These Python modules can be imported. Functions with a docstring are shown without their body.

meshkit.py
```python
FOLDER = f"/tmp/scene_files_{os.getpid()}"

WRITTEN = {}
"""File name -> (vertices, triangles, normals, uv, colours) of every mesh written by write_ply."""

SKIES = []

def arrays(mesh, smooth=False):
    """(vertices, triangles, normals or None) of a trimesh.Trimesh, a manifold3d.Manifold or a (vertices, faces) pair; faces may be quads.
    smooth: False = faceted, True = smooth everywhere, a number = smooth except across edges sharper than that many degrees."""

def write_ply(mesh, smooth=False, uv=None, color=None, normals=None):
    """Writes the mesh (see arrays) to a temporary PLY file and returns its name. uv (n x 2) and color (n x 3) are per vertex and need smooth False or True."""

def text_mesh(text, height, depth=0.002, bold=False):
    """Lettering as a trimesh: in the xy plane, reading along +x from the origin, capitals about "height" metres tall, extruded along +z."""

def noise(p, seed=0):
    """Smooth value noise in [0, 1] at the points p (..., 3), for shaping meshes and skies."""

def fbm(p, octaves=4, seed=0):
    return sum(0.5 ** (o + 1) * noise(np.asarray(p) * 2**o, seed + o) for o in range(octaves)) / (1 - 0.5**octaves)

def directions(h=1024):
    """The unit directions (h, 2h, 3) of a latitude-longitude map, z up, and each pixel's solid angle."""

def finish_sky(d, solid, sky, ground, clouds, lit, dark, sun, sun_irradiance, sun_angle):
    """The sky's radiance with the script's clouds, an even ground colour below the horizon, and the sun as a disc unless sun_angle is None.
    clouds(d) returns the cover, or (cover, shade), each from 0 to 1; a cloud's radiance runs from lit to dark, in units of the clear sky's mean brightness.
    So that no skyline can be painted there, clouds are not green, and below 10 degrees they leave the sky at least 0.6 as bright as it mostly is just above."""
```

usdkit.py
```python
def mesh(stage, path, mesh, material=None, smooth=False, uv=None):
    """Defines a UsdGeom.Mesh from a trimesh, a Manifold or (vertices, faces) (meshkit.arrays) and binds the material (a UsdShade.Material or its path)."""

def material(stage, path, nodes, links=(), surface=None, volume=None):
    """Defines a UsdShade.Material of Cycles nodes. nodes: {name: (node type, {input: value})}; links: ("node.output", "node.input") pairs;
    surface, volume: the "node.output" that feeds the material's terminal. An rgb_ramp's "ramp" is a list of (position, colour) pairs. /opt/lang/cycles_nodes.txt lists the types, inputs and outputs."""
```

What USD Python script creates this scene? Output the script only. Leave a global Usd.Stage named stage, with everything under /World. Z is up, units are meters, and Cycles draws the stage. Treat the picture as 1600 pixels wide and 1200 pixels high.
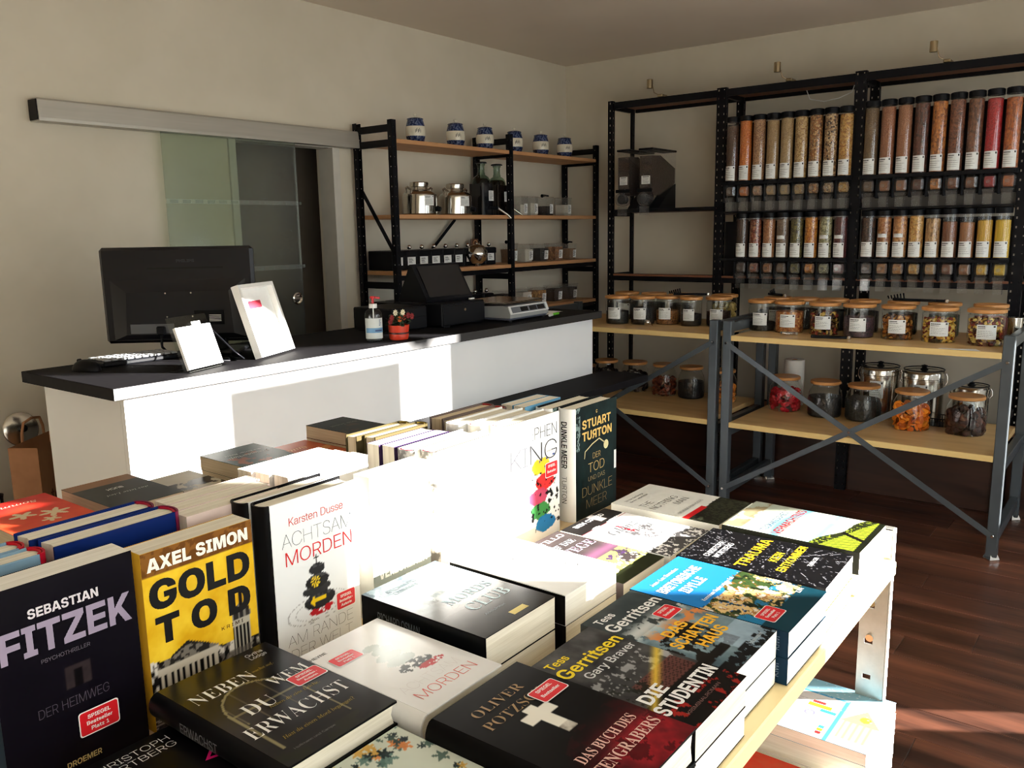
import glob, math, random
import numpy as np, trimesh, shapely, usdkit, meshkit
from shapely import affinity
from shapely.geometry import Polygon, Point, box as sbox
from pxr import Gf, Sdf, Usd, UsdGeom, UsdLux, UsdShade, Vt

stage = Usd.Stage.CreateInMemory()
UsdGeom.SetStageUpAxis(stage, 'Z'); UsdGeom.SetStageMetersPerUnit(stage, 1.0)
UsdGeom.Xform.Define(stage, '/World'); UsdGeom.Scope.Define(stage, '/World/Looks')
rng = np.random.default_rng(7)

# ------------------------------------------------------------------ camera, sun, sky
# x runs along the back wall (towards the far corner), y runs from the shop window to the back wall, z is up
EYE = np.array([0.0, 0.0, 1.5])
RIGHT, DOWN, FWD = np.array([[0.608098824, -0.793686542, -0.0166581436], [-0.15098797, -0.0950308503, -0.983957199], [0.779370549, 0.600858395, -0.177625268]])
cam = UsdGeom.Camera.Define(stage, '/World/camera')
m4 = np.eye(4); m4[0, :3], m4[1, :3], m4[2, :3], m4[3, :3] = RIGHT, -DOWN, -FWD, EYE
cam.AddTransformOp().Set(Gf.Matrix4d(*m4.ravel().tolist()))
cam.CreateHorizontalApertureAttr(36.0); cam.CreateFocalLengthAttr(1328.59 / 1600 * 36.0)
cam.CreateClippingRangeAttr((0.05, 200.0))
cam.CreateExposureAttr(-1.05)
SUN_E, SKY_L = 27.0, 3.2
SUN_TAN = 0.24
dsun = np.array([-0.537, 0.8436, -SUN_TAN]); dsun /= np.linalg.norm(dsun)
sun = UsdLux.DistantLight.Define(stage, '/World/sun')
sun.CreateIntensityAttr(SUN_E); sun.CreateNormalizeAttr(True); sun.CreateAngleAttr(0.7); sun.CreateColorAttr(Gf.Vec3f(1.0, 0.955, 0.88))
zz = -dsun; xx = np.cross([0, 0, 1], zz); xx /= np.linalg.norm(xx); yy = np.cross(zz, xx)
ms = np.eye(4); ms[0, :3], ms[1, :3], ms[2, :3] = xx, yy, zz
sun.AddTransformOp().Set(Gf.Matrix4d(*ms.ravel().tolist()))
sky = UsdLux.DomeLight.Define(stage, '/World/sky')
sky.CreateIntensityAttr(SKY_L); sky.CreateColorAttr(Gf.Vec3f(0.80, 0.92, 1.0))

# ------------------------------------------------------------------ helpers
def C(r, g=None, b=None):
    """sRGB 0-255 to linear"""
    c = np.array([r, g, b] if g is not None else r, float) / 255.0
    return tuple(float(x) for x in np.where(c < 0.04045, c / 12.92, ((c + 0.055) / 1.055) ** 2.4))

used = {}
def numbered(parent, name):
    k = f'{parent}/{name}'
    n = used.get(k, 0); used[k] = n + 1
    return k if n == 0 else f'{k}_{n:03d}'

def tag(p, label=None, cat=None, group=None, kind=None):
    for k, v in (('label', label), ('category', cat), ('group', group), ('kind', kind)):
        if v: p.SetCustomDataByKey(k, v)
    return p

def setm(prim, M):
    UsdGeom.Xformable(prim).MakeMatrixXform().Set(Gf.Matrix4d(*np.asarray(M, float).T.ravel().tolist()))

def T(x=0, y=0, z=0, rz=0.0, R=None):
    M = np.eye(4); a = math.radians(rz)
    M[:3, :3] = [[math.cos(a), -math.sin(a), 0], [math.sin(a), math.cos(a), 0], [0, 0, 1]]
    if R is not None: M[:3, :3] = M[:3, :3] @ R
    M[:3, 3] = (x, y, z)
    return M
RX = lambda d: np.array([[1, 0, 0], [0, math.cos(math.radians(d)), -math.sin(math.radians(d))], [0, math.sin(math.radians(d)), math.cos(math.radians(d))]])
RY = lambda d: np.array([[math.cos(math.radians(d)), 0, math.sin(math.radians(d))], [0, 1, 0], [-math.sin(math.radians(d)), 0, math.cos(math.radians(d))]])

def thing(name, label, cat, M=None, group=None, kind=None):
    p = UsdGeom.Xform.Define(stage, numbered('/World', name)).GetPrim()
    setm(p, np.eye(4) if M is None else M)
    return tag(p, label, cat, group, kind)

def copy(src, label, M, group=None, name=None):
    nm = name or src.GetName()
    if nm[-4] == '_' and nm[-3:].isdigit(): nm = nm[:-4]
    p = UsdGeom.Xform.Define(stage, numbered('/World', nm)).GetPrim()
    p.GetReferences().AddInternalReference(src.GetPath())
    setm(p, M); tag(p, label, src.GetCustomDataByKey('category'), group)
    p.SetInstanceable(True)
    return p

class MB:
    """collects shapes into one mesh"""
    def __init__(s): s.v, s.f, s.c, s.n = [], [], [], 0
    def add(s, v, f, col=None):
        v = np.asarray(v, float); f = np.asarray(f, int)
        if f.shape[1] == 4: f = np.vstack([f[:, [0, 1, 2]], f[:, [0, 2, 3]]])
        s.v.append(v); s.f.append(f + s.n); s.n += len(v)
        s.c.append(np.tile(np.asarray(col if col is not None else (1, 1, 1), float), (len(v), 1)) if np.ndim(col) < 2 else np.asarray(col))
        return s
    def tm(s, m, col=None): return s.add(m.vertices, m.faces, col)
    def box(s, lo, hi, ch=0.0, col=None, M=None):
        lo, hi = np.minimum(lo, hi).astype(float), np.maximum(lo, hi).astype(float)
        c, h = (lo + hi) / 2, (hi - lo) / 2
        ch = min(ch, h.min() * 0.9)
        v, f = _chbox(h, ch)
        v = v + c
        if M is not None: v = v @ np.asarray(M)[:3, :3].T + np.asarray(M)[:3, 3]
        return s.add(v, f, col)
    def bar(s, p0, p1, w, t, up=(0, 0, 1), ch=0.0, col=None):
        p0, p1 = np.asarray(p0, float), np.asarray(p1, float)
        d = p1 - p0; L = np.linalg.norm(d); d /= L
        a = np.cross(up, d); a /= np.linalg.norm(a); b = np.cross(d, a)
        v, f = _chbox(np.array([L / 2, w / 2, t / 2]), ch)
        return s.add((p0 + p1) / 2 + v @ np.array([d, a, b]), f, col)
    def cyl(s, p0, p1, r0, r1=None, n=16, col=None, caps=True):
        p0, p1 = np.asarray(p0, float), np.asarray(p1, float); r1 = r0 if r1 is None else r1
        d = p1 - p0; d /= np.linalg.norm(d)
        a = np.cross(d, (0, 0, 1) if abs(d[2]) < .9 else (1, 0, 0)); a /= np.linalg.norm(a); b = np.cross(d, a)
        t = np.arange(n) * 2 * np.pi / n
        ring = np.cos(t)[:, None] * a + np.sin(t)[:, None] * b
        v = np.vstack([p0 + ring * r0, p1 + ring * r1, [p0, p1]])
        i = np.arange(n); j = (i + 1) % n
        f = [np.stack([i, i + n, j + n], 1), np.stack([i, j + n, j], 1)]
        if caps: f += [np.stack([i, j, np.full(n, 2 * n)], 1), np.stack([j + n, i + n, np.full(n, 2 * n + 1)], 1)]
        return s.add(v, np.vstack(f), col)
    def lathe(s, prof, n=32, o=(0, 0, 0), col=None, sx=1.0, sy=1.0):
        prof = np.asarray(prof, float); k = len(prof); t = np.arange(n) * 2 * np.pi / n
        v = np.stack([prof[:, 0][:, None] * np.cos(t) * sx, prof[:, 0][:, None] * np.sin(t) * sy, np.repeat(prof[:, 1][:, None], n, 1)], -1).reshape(-1, 3) + o
        i, j = np.meshgrid(np.arange(k - 1), np.arange(n), indexing='ij'); jn = (j + 1) % n
        q = np.stack([i * n + j, i * n + jn, (i + 1) * n + jn, (i + 1) * n + j], -1).reshape(-1, 4)
        return s.add(v, q, col)
    def tube(s, pts, r, n=8, col=None):
        p = np.asarray(pts, float); t = np.gradient(p, axis=0); t /= np.linalg.norm(t, axis=1, keepdims=True) + 1e-12
        ref = np.array([0, 0, 1.0]) if np.abs(t[:, 2]).mean() < .8 else np.array([1.0, 0, 0])
        a = np.cross(t, ref); a /= np.linalg.norm(a, axis=1, keepdims=True) + 1e-12; b = np.cross(t, a)
        th = np.arange(n) * 2 * np.pi / n; rr = np.broadcast_to(r, (len(p),))
        v = (p[:, None] + rr[:, None, None] * (np.cos(th)[None, :, None] * a[:, None] + np.sin(th)[None, :, None] * b[:, None])).reshape(-1, 3)
        i, j = np.meshgrid(np.arange(len(p) - 1), np.arange(n), indexing='ij'); jn = (j + 1) % n
        f = np.stack([i * n + j, i * n + jn, (i + 1) * n + jn, (i + 1) * n + j], -1).reshape(-1, 4)
        s.add(v, f, col)
        for e in (0, len(p) - 1):
            k = np.arange(n); s.add(np.vstack([v[e * n:e * n + n], p[e]]), np.stack([k, (k + 1) % n, np.full(n, n)], 1), col)
        return s
    def poly(s, P, z0, z1, M=None, col=None):
        for g in getattr(P, 'geoms', [P]):
            if g.is_empty or g.geom_type != 'Polygon': continue
            m = trimesh.creation.extrude_polygon(g, z1 - z0, engine='earcut') if z1 > z0 else None
            if m is None:
                v, f = trimesh.creation.triangulate_polygon(g, engine='earcut'); v = np.c_[v, np.full(len(v), z0)]
            else: v, f = m.vertices + [0, 0, z0], m.faces
            if M is not None: v = v @ np.asarray(M)[:3, :3].T + np.asarray(M)[:3, 3]
            s.add(v, f, col)
        return s
    def quad(s, a, b, c, d, col=None): return s.add([a, b, c, d], [[0, 1, 2, 3]], col)
    def ball(s, c, r, sub=2, col=None, R=None):
        b = _ico(sub); v = b[0] * np.asarray(r)
        if R is not None: v = v @ np.asarray(R).T
        return s.add(v + np.asarray(c), b[1], col)
    def arrays(s): return np.vstack(s.v), np.vstack(s.f)

_icos = {}
def _ico(sub):
    if sub not in _icos:
        m = trimesh.creation.icosphere(sub); _icos[sub] = (np.array(m.vertices), np.array(m.faces))
    return _icos[sub]

def _chbox(h, ch):
    if ch <= 0:
        v = np.array([[x, y, z] for x in (-1, 1) for y in (-1, 1) for z in (-1, 1)], float) * h
        return v, np.array([[0, 1, 3, 2], [4, 6, 7, 5], [0, 4, 5, 1], [2, 3, 7, 6], [0, 2, 6, 4], [1, 5, 7, 3]])
    return _ch_v * h - _ch_s * ch, _ch_f
def _mk_ch():
    P, S = [], []
    for x in (-1, 1):
        for y in (-1, 1):
            for z in (-1, 1):
                for ax in range(3):
                    sg = np.array([x, y, z], float); d = sg.copy(); d[ax] = 0
                    P.append(sg); S.append(d)
    P, S = np.array(P), np.array(S)
    hull = trimesh.convex.convex_hull(trimesh.Trimesh(P * 10 - S, [[0, 1, 2]] * 1, process=False)) if False else trimesh.Trimesh(P * 10 - S, process=False).convex_hull
    # match hull vertices back to ours
    from scipy.spatial import cKDTree
    _, idx = cKDTree(P * 10 - S).query(hull.vertices)
    return P, S, idx[hull.faces]
_ch_v, _ch_s, _ch_f = _mk_ch()

def geo(name, mb, material, parent=None, label=None, smooth=False, cat=None, group=None, kind=None, col=False):
    """one Mesh prim: a part under parent, or top-level"""
    pp = str(parent.GetPath()) if parent is not None else '/World'
    v, f = mb.arrays() if isinstance(mb, MB) else (np.asarray(mb[0]), np.asarray(mb[1]))
    path = numbered(pp, name)
    if col:
        m = usdkit.mesh(stage, path, (v, f), material, smooth=bool(smooth))
        UsdGeom.PrimvarsAPI(m).CreatePrimvar('col', Sdf.ValueTypeNames.Color3fArray, 'vertex').Set(Vt.Vec3fArray.FromNumpy(np.vstack(mb.c).astype(np.float32)))
    else:
        m = usdkit.mesh(stage, path, (v, f), material, smooth=smooth)
    return tag(m.GetPrim(), label, cat, group, kind)

# ------------------------------------------------------------------ materials
mats = {}
def mat(name, rgb=None, rough=0.5, metal=0.0, rgb2=None, scale=8.0, stretch=(1, 1, 1), bump=0.0, bscale=60.0, spec=0.5, coord='object', detail=4.0, lo=.35, hi=.65, **kw):
    if name in mats: return mats[name]
    n = {'p': ('principled_bsdf', dict(roughness=rough, metallic=metal, specular_ior_level=spec, **kw))}
    L = []
    if rgb2 is None: rgb2 = tuple(min(1, x * 1.09) for x in rgb)
    n['g'] = ('geometry', {}) if coord == 'world' else ('texture_coordinate', {})
    src = 'g.position' if coord == 'world' else 'g.object'
    n['m'] = ('mapping', {'scale': stretch}); L.append((src, 'm.vector'))
    n['n'] = ('noise_texture', {'scale': scale, 'detail': detail, 'roughness': 0.6}); L.append(('m.vector', 'n.vector'))
    n['r'] = ('rgb_ramp', {'ramp': [(lo, rgb), (hi, rgb2)]}); L += [('n.fac', 'r.fac'), ('r.color', 'p.base_color')]
    if bump:
        n['n2'] = ('noise_texture', {'scale': bscale, 'detail': 3.0}); n['b'] = ('bump', {'strength': bump, 'distance': 0.002})
        L += [('m.vector', 'n2.vector'), ('n2.fac', 'b.height'), ('b.normal', 'p.normal')]
    mats[name] = usdkit.material(stage, f'/World/Looks/{name}', n, L, surface='p.BSDF')
    return mats[name]

def pane(name, tint=(1, 1, 1), rough=0.02, haze=0.0, ior=1.45):
    if name in mats: return mats[name]
    f0 = ((ior - 1) / (ior + 1)) ** 2          # Schlick's reflectance, the same from both sides of the thin wall
    n = {'t': ('transparent_bsdf', {'color': tint}), 'g': ('glossy_bsdf', {'roughness': rough, 'color': (1, 1, 1)}), 'f': ('layer_weight', {'blend': 0.5}),
         'w': ('math', {'math_type': 'power', 'value2': 5.0}), 'k': ('math', {'math_type': 'multiply_add', 'value2': 1 - f0, 'value3': f0}), 'm': ('mix_closure', {})}
    L = [('f.facing', 'w.value1'), ('w.value', 'k.value1'), ('k.value', 'm.fac'), ('t.BSDF', 'm.closure1'), ('g.BSDF', 'm.closure2')]
    out = 'm.closure'
    if haze:
        n['d'] = ('diffuse_bsdf', {'color': (0.6, 0.6, 0.6)}); n['h'] = ('mix_closure', {'fac': haze})
        L += [('m.closure', 'h.closure1'), ('d.BSDF', 'h.closure2')]; out = 'h.closure'
    mats[name] = usdkit.material(stage, f'/World/Looks/{name}', n, L, surface=out)
    return mats[name]

def vcol(name, rough=0.35, spec=0.12):
    if name in mats: return mats[name]
    mats[name] = usdkit.material(stage, f'/World/Looks/{name}', {'a': ('attribute', {'attribute': 'col'}), 'p': ('principled_bsdf', {'roughness': rough, 'specular_ior_level': spec})},
                                 [('a.color', 'p.base_color')], surface='p.BSDF')
    return mats[name]

def grain(name, cols, scale=160.0, rough=0.6, stretch=(1, 1, 1)):
    """loose granular food: cells of several colours with bumps"""
    if name in mats: return mats[name]
    k = len(cols)
    ramp = [((i + .5) / k, c) for i, c in enumerate(cols)]
    n = {'g': ('texture_coordinate', {}), 'm': ('mapping', {'scale': stretch}), 'v': ('voronoi_texture', {'scale': scale}), 's': ('separate_color', {}),
         'r': ('rgb_ramp', {'ramp': ramp}), 'd': ('map_range', {'from_min': 0.0, 'from_max': 0.75, 'to_min': 1.0, 'to_max': 0.35, 'clamp': True}),  # darkens the gaps between grains, shade put into the colour
         'x': ('mix_color', {'blend_type': 'multiply', 'fac': 0.5}), 'b': ('bump', {'strength': 0.6, 'distance': 0.004, 'invert': True}), 'p': ('principled_bsdf', {'roughness': rough})}
    L = [('g.object', 'm.vector'), ('m.vector', 'v.vector'), ('v.color', 's.color'), ('s.r', 'r.fac'), ('v.distance', 'd.value'), ('r.color', 'x.a'), ('d.result', 'x.b'),
         ('v.distance', 'b.height'), ('b.normal', 'p.normal'), ('x.result', 'p.base_color')]
    mats[name] = usdkit.material(stage, f'/World/Looks/{name}', n, L, surface='p.BSDF')
    return mats[name]

def wood(name, a, b, axis='y', rough=0.45, scale=14.0):
    st = {'x': (0.12, 1, 1), 'y': (1, 0.12, 1), 'z': (1, 1, 0.12)}[axis]
    return mat(name, a, rough, rgb2=b, scale=scale, stretch=st, detail=8.0, lo=.3, hi=.7, bump=0.08, bscale=90)

# ------------------------------------------------------------------ lettering
_fonts = glob.glob('/opt/blender-*/*/datafiles/fonts/')[0]
_tx = {}
def text_shape(s, font='sans', weight=400):
    """shapely outline, capitals 1 unit tall, baseline at y=0, starting at x=0"""
    from PIL import Image, ImageDraw, ImageFont
    key = (s, font, weight)
    if key in _tx: return _tx[key]
    if font == 'sans':
        f = ImageFont.truetype(_fonts + 'Inter.woff2', 110); f.set_variation_by_axes([32, weight])
    else:
        f = ImageFont.truetype(_fonts + 'NotoSansMath-Regular.woff2', 110)
        base = 0x1D400 if font == 'serif' else 0x1D434
        s = ''.join('\u210e' if (c == 'h' and font == 'italic') else chr(base + ord(c) - 65) if 'A' <= c <= 'Z' else chr(base + 26 + ord(c) - 97) if 'a' <= c <= 'z' else c for c in s)
    x0, y0, x1, y1 = f.getbbox(s, anchor='ls')
    im = Image.new('L', (x1 - x0 + 8, y1 - y0 + 8)); ImageDraw.Draw(im).text((4 - x0, 4 - y0), s, 255, f, anchor='ls')
    on = np.pad(np.asarray(im) > 127, ((0, 0), (1, 1))).astype(np.int8)
    rows, starts = np.nonzero(np.diff(on, axis=1) == 1); ends = np.nonzero(np.diff(on, axis=1) == -1)[1]
    g = shapely.union_all(shapely.box(starts, -rows - 1, ends, -rows)).buffer(0.6).buffer(-0.6).simplify(0.75)
    k = 1 / (0.727 * 110) if font == 'sans' else 1 / (0.66 * 110)
    g = affinity.affine_transform(g, [k, 0, 0, k, -4 * k, (4 - y0) * k])
    _tx[key] = g
    return g

def fit(s, x, y, h, w=None, font='sans', weight=400, rot=0, slant=0.0, thin=0.0):
    if font == 'serif' and weight < 400: thin = .022
    g = text_shape(s, font, weight); b = g.bounds
    if thin: g = g.buffer(-thin)
    g = affinity.translate(g, -b[0], 0)
    g = affinity.scale(g, (w / (b[2] - b[0])) if w else h, h, origin=(0, 0))
    if slant: g = affinity.affine_transform(g, [1, 0, slant, 1, 0, 0])
    if rot: g = affinity.rotate(g, rot, origin=(0, 0))
    return affinity.translate(g, x, y)

def rrect(x0, y0, x1, y1, r):
    return sbox(x0 + r, y0 + r, x1 - r, y1 - r).buffer(r, 4)
# ------------------------------------------------------------------ setting
XL, XR, YF, YB, ZC = -2.6, 5.25, -0.95, 3.52, 2.633
WALL = mat('wall_paint', C(206, 198, 180), 0.9, rgb2=C(212, 204, 187), scale=3, bump=0.12, bscale=70, coord='world', spec=0.2)
CEIL = mat('ceiling_paint', C(224, 213, 198), 0.95, rgb2=C(228, 217, 202), scale=2, bump=0.1, bscale=60, coord='world', spec=0.1)
WHITE = mat('white_board', C(232, 231, 228), 0.45)
BLACK = mat('black_steel', C(13, 14, 19), 0.45, rgb2=C(17, 18, 23), spec=0.14)
GREYST = mat('grey_blue_steel', C(76, 83, 89), 0.36, rgb2=C(82, 90, 96), metal=0.3)
STEEL = mat('stainless_steel', C(190, 185, 176), 0.16, metal=1.0, rgb2=C(200, 196, 188), scale=3)
CHROME = mat('chrome', C(215, 213, 210), 0.06, metal=1.0)
ALU = mat('brushed_aluminium', C(176, 172, 162), 0.45, metal=0.55, rgb2=C(188, 184, 175), scale=20, stretch=(0.05, 1, 1))
DARK = mat('dark_laminate', C(25, 24, 27), 0.65, rgb2=C(30, 29, 31), scale=40, spec=0.04)
PLASTIC = mat('black_plastic', C(15, 16, 20), 0.42, rgb2=C(19, 20, 24), spec=0.15)
WPLASTIC = mat('white_plastic', C(225, 226, 224), 0.35)
PINE = wood('pine_board', C(196, 158, 104), C(222, 186, 128), 'y')
PINEX = wood('pine_board_x', C(206, 178, 132), C(226, 200, 156), 'x')
PINEEDGE = wood('pine_edge', C(222, 188, 118), C(236, 206, 140), 'y', rough=0.6)
CHIP = wood('chipboard', C(184, 132, 88), C(204, 154, 108), 'x', rough=0.6)
CHIPY = wood('chipboard_y', C(112, 68, 46), C(136, 86, 60), 'y', rough=0.6)
PAPER = mat('white_paper', C(238, 238, 235), 0.8)
LABELP = mat('label_card', C(226, 228, 226), 0.6)
INK = mat('label_ink', C(48, 50, 52), 0.7)
GLASS = pane('clear_glass', (0.95, 0.97, 0.955), rough=.05, ior=1.55)
ACRYL = pane('clear_plastic', (0.93, 0.94, 0.94), rough=0.08, haze=0.05, ior=1.6)
TUBEM = pane('tube_plastic', (0.97, 0.97, 0.97), rough=0.07, haze=0.015, ior=1.6)

def wallpoly(P, y0, y1):   # a polygon in (x, z) made thick from y0 to y1
    M = np.array([[1, 0, 0, 0], [0, 0, -1, y1], [0, 1, 0, 0], [0, 0, 0, 1.0]])
    return MB().poly(P, 0, y1 - y0, M)

DX0, DX1, DZ = 2.47, 3.06, 1.94
geo('wall_back', wallpoly(sbox(XL, 0, XR + .1, ZC).difference(sbox(DX0, -1, DX1, DZ)), YB, YB + .12), WALL, kind='structure', label='beige plastered back wall with the door opening')
geo('wall_right', MB().box((XR, YF - .1, 0), (XR + .1, YB, ZC)), WALL, kind='structure', label='beige plastered wall behind the dispenser rack')
geo('wall_left', MB().box((XL - .1, YF - .1, 0), (XL, YB + .1, ZC)), WALL, kind='structure', label='beige plastered side wall')
geo('ceiling', MB().box((XL - .1, YF - .1, ZC), (XR + .1, YB + .12, ZC + .1)), CEIL, kind='structure', label='plain brownish white ceiling')
# store room behind the glass door
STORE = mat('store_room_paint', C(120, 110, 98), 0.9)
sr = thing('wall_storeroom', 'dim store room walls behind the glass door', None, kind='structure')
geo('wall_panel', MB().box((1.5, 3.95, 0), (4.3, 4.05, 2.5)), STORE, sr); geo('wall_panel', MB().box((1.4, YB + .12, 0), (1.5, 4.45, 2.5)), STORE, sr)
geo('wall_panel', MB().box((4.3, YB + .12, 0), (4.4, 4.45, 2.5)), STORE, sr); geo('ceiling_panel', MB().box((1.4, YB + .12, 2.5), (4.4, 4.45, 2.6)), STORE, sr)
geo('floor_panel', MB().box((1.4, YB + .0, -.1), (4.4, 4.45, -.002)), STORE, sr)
tr = thing('trim_1', 'pale frame around the door opening in the back wall', None, kind='structure')
CAS = mat('door_casing', C(196, 192, 182), 0.5)
geo('jamb', MB().box((DX0 - .035, YB - .012, 0), (DX0 + .003, YB + .1, DZ + .035), .002), CAS, tr); geo('jamb', MB().box((DX1 - .003, YB - .012, 0), (DX1 + .045, YB + .1, DZ + .035), .002), CAS, tr)
geo('head', MB().box((DX0 + .0035, YB - .012, DZ - .003), (DX1 - .0035, YB + .1, DZ + .035), .002), CAS, tr)

# floor: dark reddish vinyl planks running away from the window
PL = []
for i, (a, b) in enumerate([((50, 29, 23), (124, 76, 56)), ((44, 27, 22), (110, 68, 51)), ((56, 34, 27), (138, 88, 66)), ((48, 30, 25), (116, 72, 55))]):
    PL.append(mat(f'plank_{i}', C(*a), 0.34, rgb2=C(*b), scale=9, stretch=(1, 0.09, 1), detail=10, lo=.36, hi=.68, bump=0.10, bscale=120, coord='world', spec=0.45))
fl = thing('floor', 'dark reddish brown wood plank floor', None, kind='structure')
geo('subfloor', MB().box((XL, YF, -.1), (XR, YB, -.006)), PL[1], fl)
geo('plank_field', MB().box((XL, YF, -.006), (-.6, YB, 0)), PL[0], fl, kind='stuff')
r = np.random.default_rng(3)
xs = np.arange(-.6, XR, .165)
for k, x in enumerate(xs):
    y = YF - r.uniform(0, 1.1)
    while y < YB:
        y1 = min(y + 1.22, YB); lo = max(y, YF)
        if y1 - lo > .03:
            geo('plank', MB().box((x + .0006, lo + .0006, -.006), (min(x + .1644, XR), y1 - .0006, r.uniform(-.0003, 0)), .0009), PL[r.integers(4)], fl)
        y += 1.22

# unseen shop front behind the camera; foil added, cut to shape the sun patches
ZW0, ZW1, XW0, XW1 = 0.02, 2.42, -1.7, 5.22
geo('wall_front', wallpoly(sbox(XL, 0, XR, ZC).difference(sbox(XW0, ZW0, XW1, ZW1)), YF - .1, YF), WALL, kind='structure', label='shop front wall around the display window')
def xw(s): return s + 1.25 * .637
cut = [sbox(xw(1.057), .30, xw(1.445), 2.3), sbox(xw(2.28), 1.15, xw(2.755), 2.23), sbox(xw(2.723), .02, xw(2.856), .55),
       Polygon([(xw(2.75), 1.965), (xw(3.53), 1.965), (xw(3.53), 1.985), (xw(3.47), 2.03), (xw(3.32), 2.08), (xw(3.2), 2.2), (xw(3.1), 2.24), (xw(2.75), 2.23)]),
       Polygon([(xw(3.525), 1.15), (xw(3.77), 1.15), (xw(3.77), 2.09), (xw(3.70), 2.05), (xw(3.60), 1.99), (xw(3.525), 1.98)]).difference(sbox(xw(3.572), 0, xw(3.604), 3)),
       sbox(xw(4.2), .6, 5.2, 1.42)]  # openings laid out along the sun so chosen patches are lit
film = sbox(XW0, ZW0, XW1, ZW1).difference(shapely.union_all(cut)).union(sbox(xw(2.63), 2.09, xw(2.69), 2.3))  # small strip put back to shade a band of the counter top
FILM = usdkit.material(stage, '/World/Looks/frosted_foil', {'t': ('translucent_bsdf', {'color': (0.32, 0.322, 0.32)}), 'd': ('diffuse_bsdf', {'color': (0.4, 0.4, 0.39)}), 'm': ('mix_closure', {'fac': 0.4})},
                       [('t.BSDF', 'm.closure1'), ('d.BSDF', 'm.closure2')], surface='m.closure')  # added foil: blocks direct sun and spreads it as soft room light
FILM2 = usdkit.material(stage, '/World/Looks/thin_foil', {'t': ('translucent_bsdf', {'color': (0.44, 0.44, 0.43)}), 'd': ('diffuse_bsdf', {'color': (0.4, 0.4, 0.39)}), 'm': ('mix_closure', {'fac': 0.08})},
                       [('t.BSDF', 'm.closure1'), ('d.BSDF', 'm.closure2')], surface='m.closure')  # added foil, passes more light to brighten the right wall
w = thing('window_1', 'unseen shop window, added foil cut to shape the sun patches', None, kind='structure')
geo('frosted_foil', wallpoly(film.difference(sbox(-1.7, 0, 2.6, 9)), YF - .052, YF - .05), FILM, w); geo('frosted_foil', wallpoly(film.intersection(sbox(-1.7, 0, 2.6, 9)), YF - .052, YF - .05), FILM2, w, label='added brighter foil, lights the right wall')
for a, b in (((XW0, YF - .1, ZW0), (XW0 + .05, YF, ZW1)), ((XW1 - .05, YF - .1, ZW0), (XW1, YF, ZW1)), ((XW0, YF - .1, ZW1 - .05), (XW1, YF, ZW1))):
    geo('window_frame', MB().box(a, b, .003), ALU, w)
geo('pavement', MB().box((-30, -40, -.4), (40, YF - .1, -.02)), mat('pavement', C(150, 148, 144), .9, scale=2, coord='world', rgb2=C(165, 162, 156)), kind='structure', label='unseen pale street pavement outside the shop window, bounces sun to the ceiling')  # out of view, its sunlit surface lights the ceiling

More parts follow.
